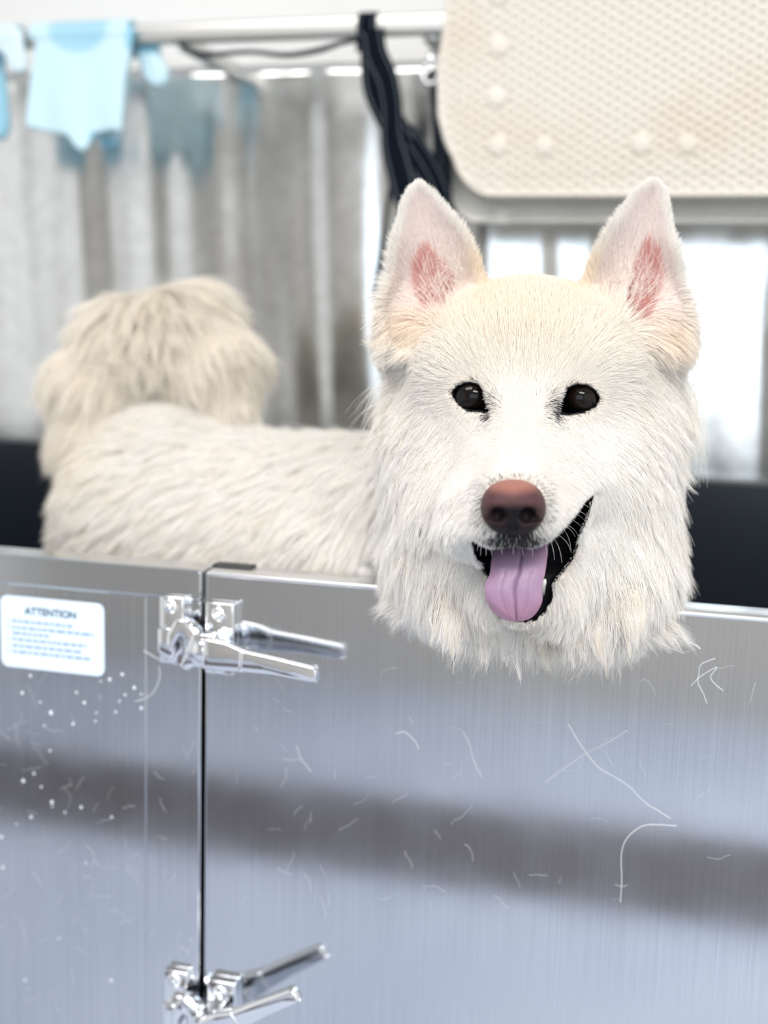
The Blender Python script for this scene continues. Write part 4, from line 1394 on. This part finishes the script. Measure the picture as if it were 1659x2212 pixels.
topn = facem * (rp[:, 2] < 0.80) * np.exp(-(((px - 1108) / 60) ** 2 + ((py - 1046) / 12) ** 2)) * 0.6
sidn = facem * (rp[:, 2] < 0.80) * sstep(16, 2, np.abs(np.hypot((px - 1108) / 1.22, py - 1094) - 58)) * 0.35
dark = np.maximum(np.maximum(dark, und * 2.2), np.maximum(topn, sidn))
isd = rng.random(Nst) < np.clip(dark, 0, 0.97)
hc_[isd] = np.array([0.03, 0.028, 0.032]) + 0.05 * rng.random((isd.sum(), 1))
strands[isd] = strands[isd][:, :1] + (strands[isd] - strands[isd][:, :1]) * 0.8
hc_ *= (0.95 + 0.06 * rng.random((Nst, 1)))
hc_ *= np.where(headm, np.interp(Ls, [0.004, 0.016], [0.93, 1.0]), 1.0)[:, None]
hc_ = np.clip(hc_, 0, 0.96)

rad0 = np.interp(Ls, [0.004, 0.012, 0.03, 0.06], [0.00011, 0.00013, 0.00017, 0.00020])
rad0 = np.where(rp[:, 2] > 1.02, rad0 * 1.5, rad0)
taper = np.array([1.0, 1.0, 0.95, 0.85, 0.7, 0.5, 0.15])[None]
# hair neither passes through the gate nor into it
sw_ = c2w(strands)
rooty = sw_[:, :1, 1]
low = sw_[..., 2] < ZT + 0.012
sw_[..., 1] = np.where((rooty > 0.017) & low, np.maximum(sw_[..., 1], 0.039), sw_[..., 1])
low = sw_[..., 2] < ZT + 0.001
sw_[..., 1] = np.where((rooty <= 0.017) & low, np.minimum(sw_[..., 1], -0.003), sw_[..., 1])
hair_object('fur', sw_, rad0[:, None] * taper, hc_, M['fur'], dog)

# ---- wisps: long loose hairs in the ears and flying off the ruff; whiskers over the lip
wl, wc = [], []


def wisp(pts3, n=9, col=(0.90, 0.86, 0.80)):
    wl.append(spline(pts3, n)); wc.append(col)


for key, sgn in (('L', 1), ('R', -1)):
    e = EARS[key]
    base = np.array([(1000, 640), (985, 690), (945, 705), (900, 700), (880, 660), (1010, 600), (985, 560)], float) if key == 'L' else np.array([(1335, 640), (1350, 690), (1390, 712), (1430, 705), (1455, 660), (1320, 600), (1345, 560)], float)
    mid = np.array(e['pink'], float).mean(0)
    for i in range(100):
        b = base[rng.integers(len(base))] + rng.normal(size=2) * 14
        aim = mid + np.array([rng.normal() * 26, rng.normal() * 46 - 30])
        v = aim - b
        ln = rng.uniform(0.45, 1.0)
        z0 = 0.926 if key == 'L' else 0.922
        p0 = P(b[0], b[1], z0 + 0.010); p1 = P(*(b + v * 0.4 * ln + rng.normal(size=2) * 6), z0 - 0.002); p2 = P(*(b + v * 0.8 * ln + rng.normal(size=2) * 9), z0 - 0.003); p3 = P(*(b + v * 1.1 * ln + rng.normal(size=2) * 14 + np.array([0, 8])), z0 + 0.004)
        wisp([p0, p1, p2, p3])
for i in range(130):      # flying hairs left of the ruff
    b = np.array([rng.uniform(820, 850), rng.uniform(800, 990)])
    ln = rng.uniform(50, 105)
    a = math.radians(rng.uniform(120, 150))
    p0 = P(b[0], b[1], 0.93); p1 = P(b[0] + ln * .5 * math.cos(a), b[1] + ln * .4 * math.sin(a), 0.935); p2 = P(b[0] + ln * math.cos(a), b[1] + ln * math.sin(a) * 1.1 + 12, 0.94)
    wisp([p0, p1, p2], 7)
for i in range(130):      # and right of it
    b = np.array([rng.uniform(1470, 1500), rng.uniform(800, 920)])
    ln = rng.uniform(50, 130)
    p0 = P(b[0], b[1], 0.93); p1 = P(b[0] + ln * .22, b[1] + ln * .45, 0.93); p2 = P(b[0] + ln * .22 + rng.normal() * 8, b[1] + ln * 1.15, 0.935)
    wisp([p0, p1, p2], 8)
for i in range(170):       # long tips hanging over the gate
    x = rng.uniform(960, 1370); y = rng.uniform(1310, 1350)
    ln = rng.uniform(50, 115)
    p0 = P(x, y, 0.872); p1 = P(x + rng.normal() * 3, y + ln * .5, 0.868); p2 = P(x + rng.normal() * 9 + (x - 1150) * 0.04, y + ln, 0.868)
    wisp([p0, p1, p2], 7)
for c_ in range(62):      # pointed locks of the chest fur hanging in front of the gate
    x = rng.uniform(950, 1385); y = 1335 - 0.00045 * (x - 1160) ** 2 + rng.normal() * 10
    ln = rng.uniform(55, 110) * (1.0 if 1000 < x < 1340 else 0.8)
    tip = np.array([x + (x - 1150) * 0.06 + rng.normal() * 9, y + ln])
    bend = rng.normal() * 7
    for i in range(22):
        b = np.array([x + rng.normal() * 11, y - rng.uniform(0, 45)])
        e = tip + rng.normal(size=2) * np.array([2.5, 7.0])
        m1 = b + (e - b) * 0.45 + np.array([bend + (b[0] - x) * 0.25, 0])
        wisp([P(*b, 0.868), P(*m1, 0.8655), P(*e, 0.8675)], 8, (0.93, 0.90, 0.86) if c_ % 3 else (0.93, 0.87, 0.78))
wl9 = []
for s in wl:
    i = np.linspace(0, len(s) - 1, 8)
    wl9.append(np.stack([np.interp(i, np.arange(len(s)), s[:, k]) for k in range(3)], 1))
wl9 = np.array(wl9)
hair_object('wisps', c2w(wl9), np.full((len(wl9), 8), 0.00013) * np.linspace(1, 0.35, 8)[None], np.array(wc), M['fur'], dog)

wk = []
for (x, y, dx, dy) in ((1238, 1082, 40, 20), (1226, 1096, 44, 22), (1236, 1108, 26, 16), (1222, 1118, 38, 26), (1216, 1130, 34, 28), (1205, 1128, 38, 32), (1222, 1150, 12, 40), (1212, 1160, 22, 34), (1202, 1172, 12, 44), (1190, 1172, 8, 38),
                      (1178, 1176, 4, 26), (1040, 1176, -2, 24), (1050, 1180, 0, 20), (1062, 1182, 0, 18), (1034, 1174, -3, 16), (1108, 1184, 1, 14), (1128, 1184, 2, 16), (1150, 1184, 1, 18), (1084, 1184, 0, 14)):
    z = 0.795 + 0.045 * max(0, (x - 1150) / 100)
    wk.append(spline([P(x - dx * .4, y - dy * .2, z + 0.004), P(x + dx * .3, y + dy * .15, z - 0.004), P(x + dx * .75, y + dy * .55, z - 0.004), P(x + dx, y + dy, z - 0.001)], 8))
wk = np.array(wk)
hair_object('whiskers', c2w(wk), np.full((len(wk), 8), 0.00020) * np.linspace(1, 0.4, 8)[None], np.tile([0.9, 0.89, 0.87], (len(wk), 1)), M['fur'], dog)


# ------------------------------------------------------------------ stray hairs and soapy drops on the steel
def hair_strand(px_pts, rad, Y=-0.0004, n=None):
    pts = np.array([W(x, y, Y) for x, y in px_pts])
    return spline(pts, n or 8 * len(px_pts))


singles = [
    ([(1228, 1565), (1255, 1610), (1290, 1655), (1330, 1680), (1360, 1700), (1395, 1735), (1420, 1750), (1448, 1768)], 0.00045, 'long pale hair slanting down the gate from centre to right'),
    ([(1462, 1784), (1400, 1782), (1372, 1794), (1350, 1818), (1342, 1850), (1343, 1900), (1340, 1950)], 0.00050, 'pale hair bent like a hook low on the gate'),
    ([(1355, 1578), (1310, 1605), (1265, 1628), (1225, 1655), (1178, 1690)], 0.00033, 'straight faint hair crossing the long slanting hair on the gate'),
    ([(1545, 1422), (1515, 1435), (1510, 1455), (1508, 1475), (1520, 1500), (1527, 1520)], 0.0004, 'kinked white hair under the gate edge at the right'),
    ([(1492, 1482), (1515, 1460), (1548, 1442), (1535, 1462), (1545, 1478), (1562, 1492)], 0.0004, 'forked white hair below the right end of the gate edge'),
    ([(1420, 1345), (1452, 1368), (1490, 1386), (1512, 1402), (1505, 1395), (1475, 1384), (1450, 1392)], 0.00035, 'looped hair just under the bright gate edge beside the chest fur'),
    ([(1000, 1580), (1015, 1610), (1022, 1640), (1040, 1678)], 0.0003, 'wavy faint hair in the middle of the gate'),
    ([(840, 1280), (843, 1310), (850, 1345), (848, 1365)], 0.0004, 'white hair hanging over the gate edge right of the upper lever'),
    ([(855, 1585), (875, 1582), (895, 1600), (905, 1618)], 0.00035, 'arched pale hair on the left half of the gate'),
    ([(640, 1610), (650, 1640), (660, 1652), (672, 1668)], 0.0003, 'short pale hair on the gate below the upper lever'),
    ([(310, 1405), (345, 1425), (385, 1435), (425, 1420), (437, 1405)], 0.0005, 'curved hair looping under the upper strike plate'),
    ([(292, 1515), (315, 1508), (335, 1490), (345, 1460), (343, 1440)], 0.0005, 'curved hair lying across the post edge under the sticker'),
]
for pts, r, lab in singles:
    bm = bmesh.new(); add_tube(bm, hair_strand(pts, r), 0.6 * r, 6)
    tag(mesh_obj('stray_hair', bm, M['loose'], None, True), lab, 'hair', 'stray hairs on the steel front')

# the countless short bits of fluff
bm = bmesh.new()
for i in range(150):
    if i < 80: x, y = rng.uniform(0, 430), rng.uniform(1480, 2200)
    elif i < 120: x, y = rng.uniform(460, 1000), rng.uniform(1400, 2000)
    else: x, y = rng.uniform(1000, 1640), rng.uniform(1380, 1950)
    a = rng.uniform(0, 2 * np.pi); n = rng.integers(3, 6); l = rng.uniform(4, 13)
    pts = [(x, y)]
    for k in range(n):
        a += rng.normal() * 0.35
        x += l * math.cos(a); y += l * math.sin(a)
        pts.append((x, y))
    if any(430 < q[0] < 455 or 300 < q[0] < 318 or q[1] < 1375 for q in pts): continue
    Y = -0.0002 if pts[0][0] > 314 else 0.0037
    add_tube(bm, hair_strand(pts, 0.0002, Y, 4 * len(pts)), rng.uniform(0.00004, 0.00010), 5)
tag(mesh_obj('fluff', bm, M['loose'], None, True), 'sparse short bits of shed hair stuck to the steel front', 'fluff', kind='stuff')

drops = [(48, 1497), (165, 1496), (182, 1518), (87, 1517), (110, 1540), (95, 1568), (158, 1564), (206, 1558), (290, 1486), (270, 1501), (264, 1457), (218, 1472), (237, 1468), (305, 1500), (73, 1671), (89, 1700), (112, 1733), (113, 1742),
         (67, 1765), (140, 1755), (175, 1744), (241, 1765), (3, 1808), (186, 1864), (6, 1874), (127, 2027), (54, 2117), (108, 1622), (50, 1687), (36, 1780), (240, 2118), (258, 1515), (66, 1460), (250, 1538), (305, 1530), (208, 1540)]
proto_me = None
for i, (x, y) in enumerate(drops):
    w = W(x, y, 0.0036)
    if proto_me is None:
        bm = bmesh.new()
        add_lathe(bm, [(0, 0.0008), (0.0006, 0.00068), (0.00105, 0.0003), (0.0012, 0.0)], 14)
        o = mesh_obj('water_drop', bm, M['drop'], None, True); proto = o
    else:
        o = proto.copy(); COL.objects.link(o)
    sc = (1.15, 0.8, 1.0, 0.9, 1.25, 0.7)[i % 6] * (1.2 if i in (1, 2, 4, 8) else 1.0)
    o.location = w; o.rotation_euler = (math.pi / 2, 0, 0); o.scale = (sc, sc * (1.25 if i % 4 == 0 else 1), 1)
    tag(o, 'tiny round whitish water drop dried on the steel panel below the sticker', 'water drop', 'water drops on the fixed panel')
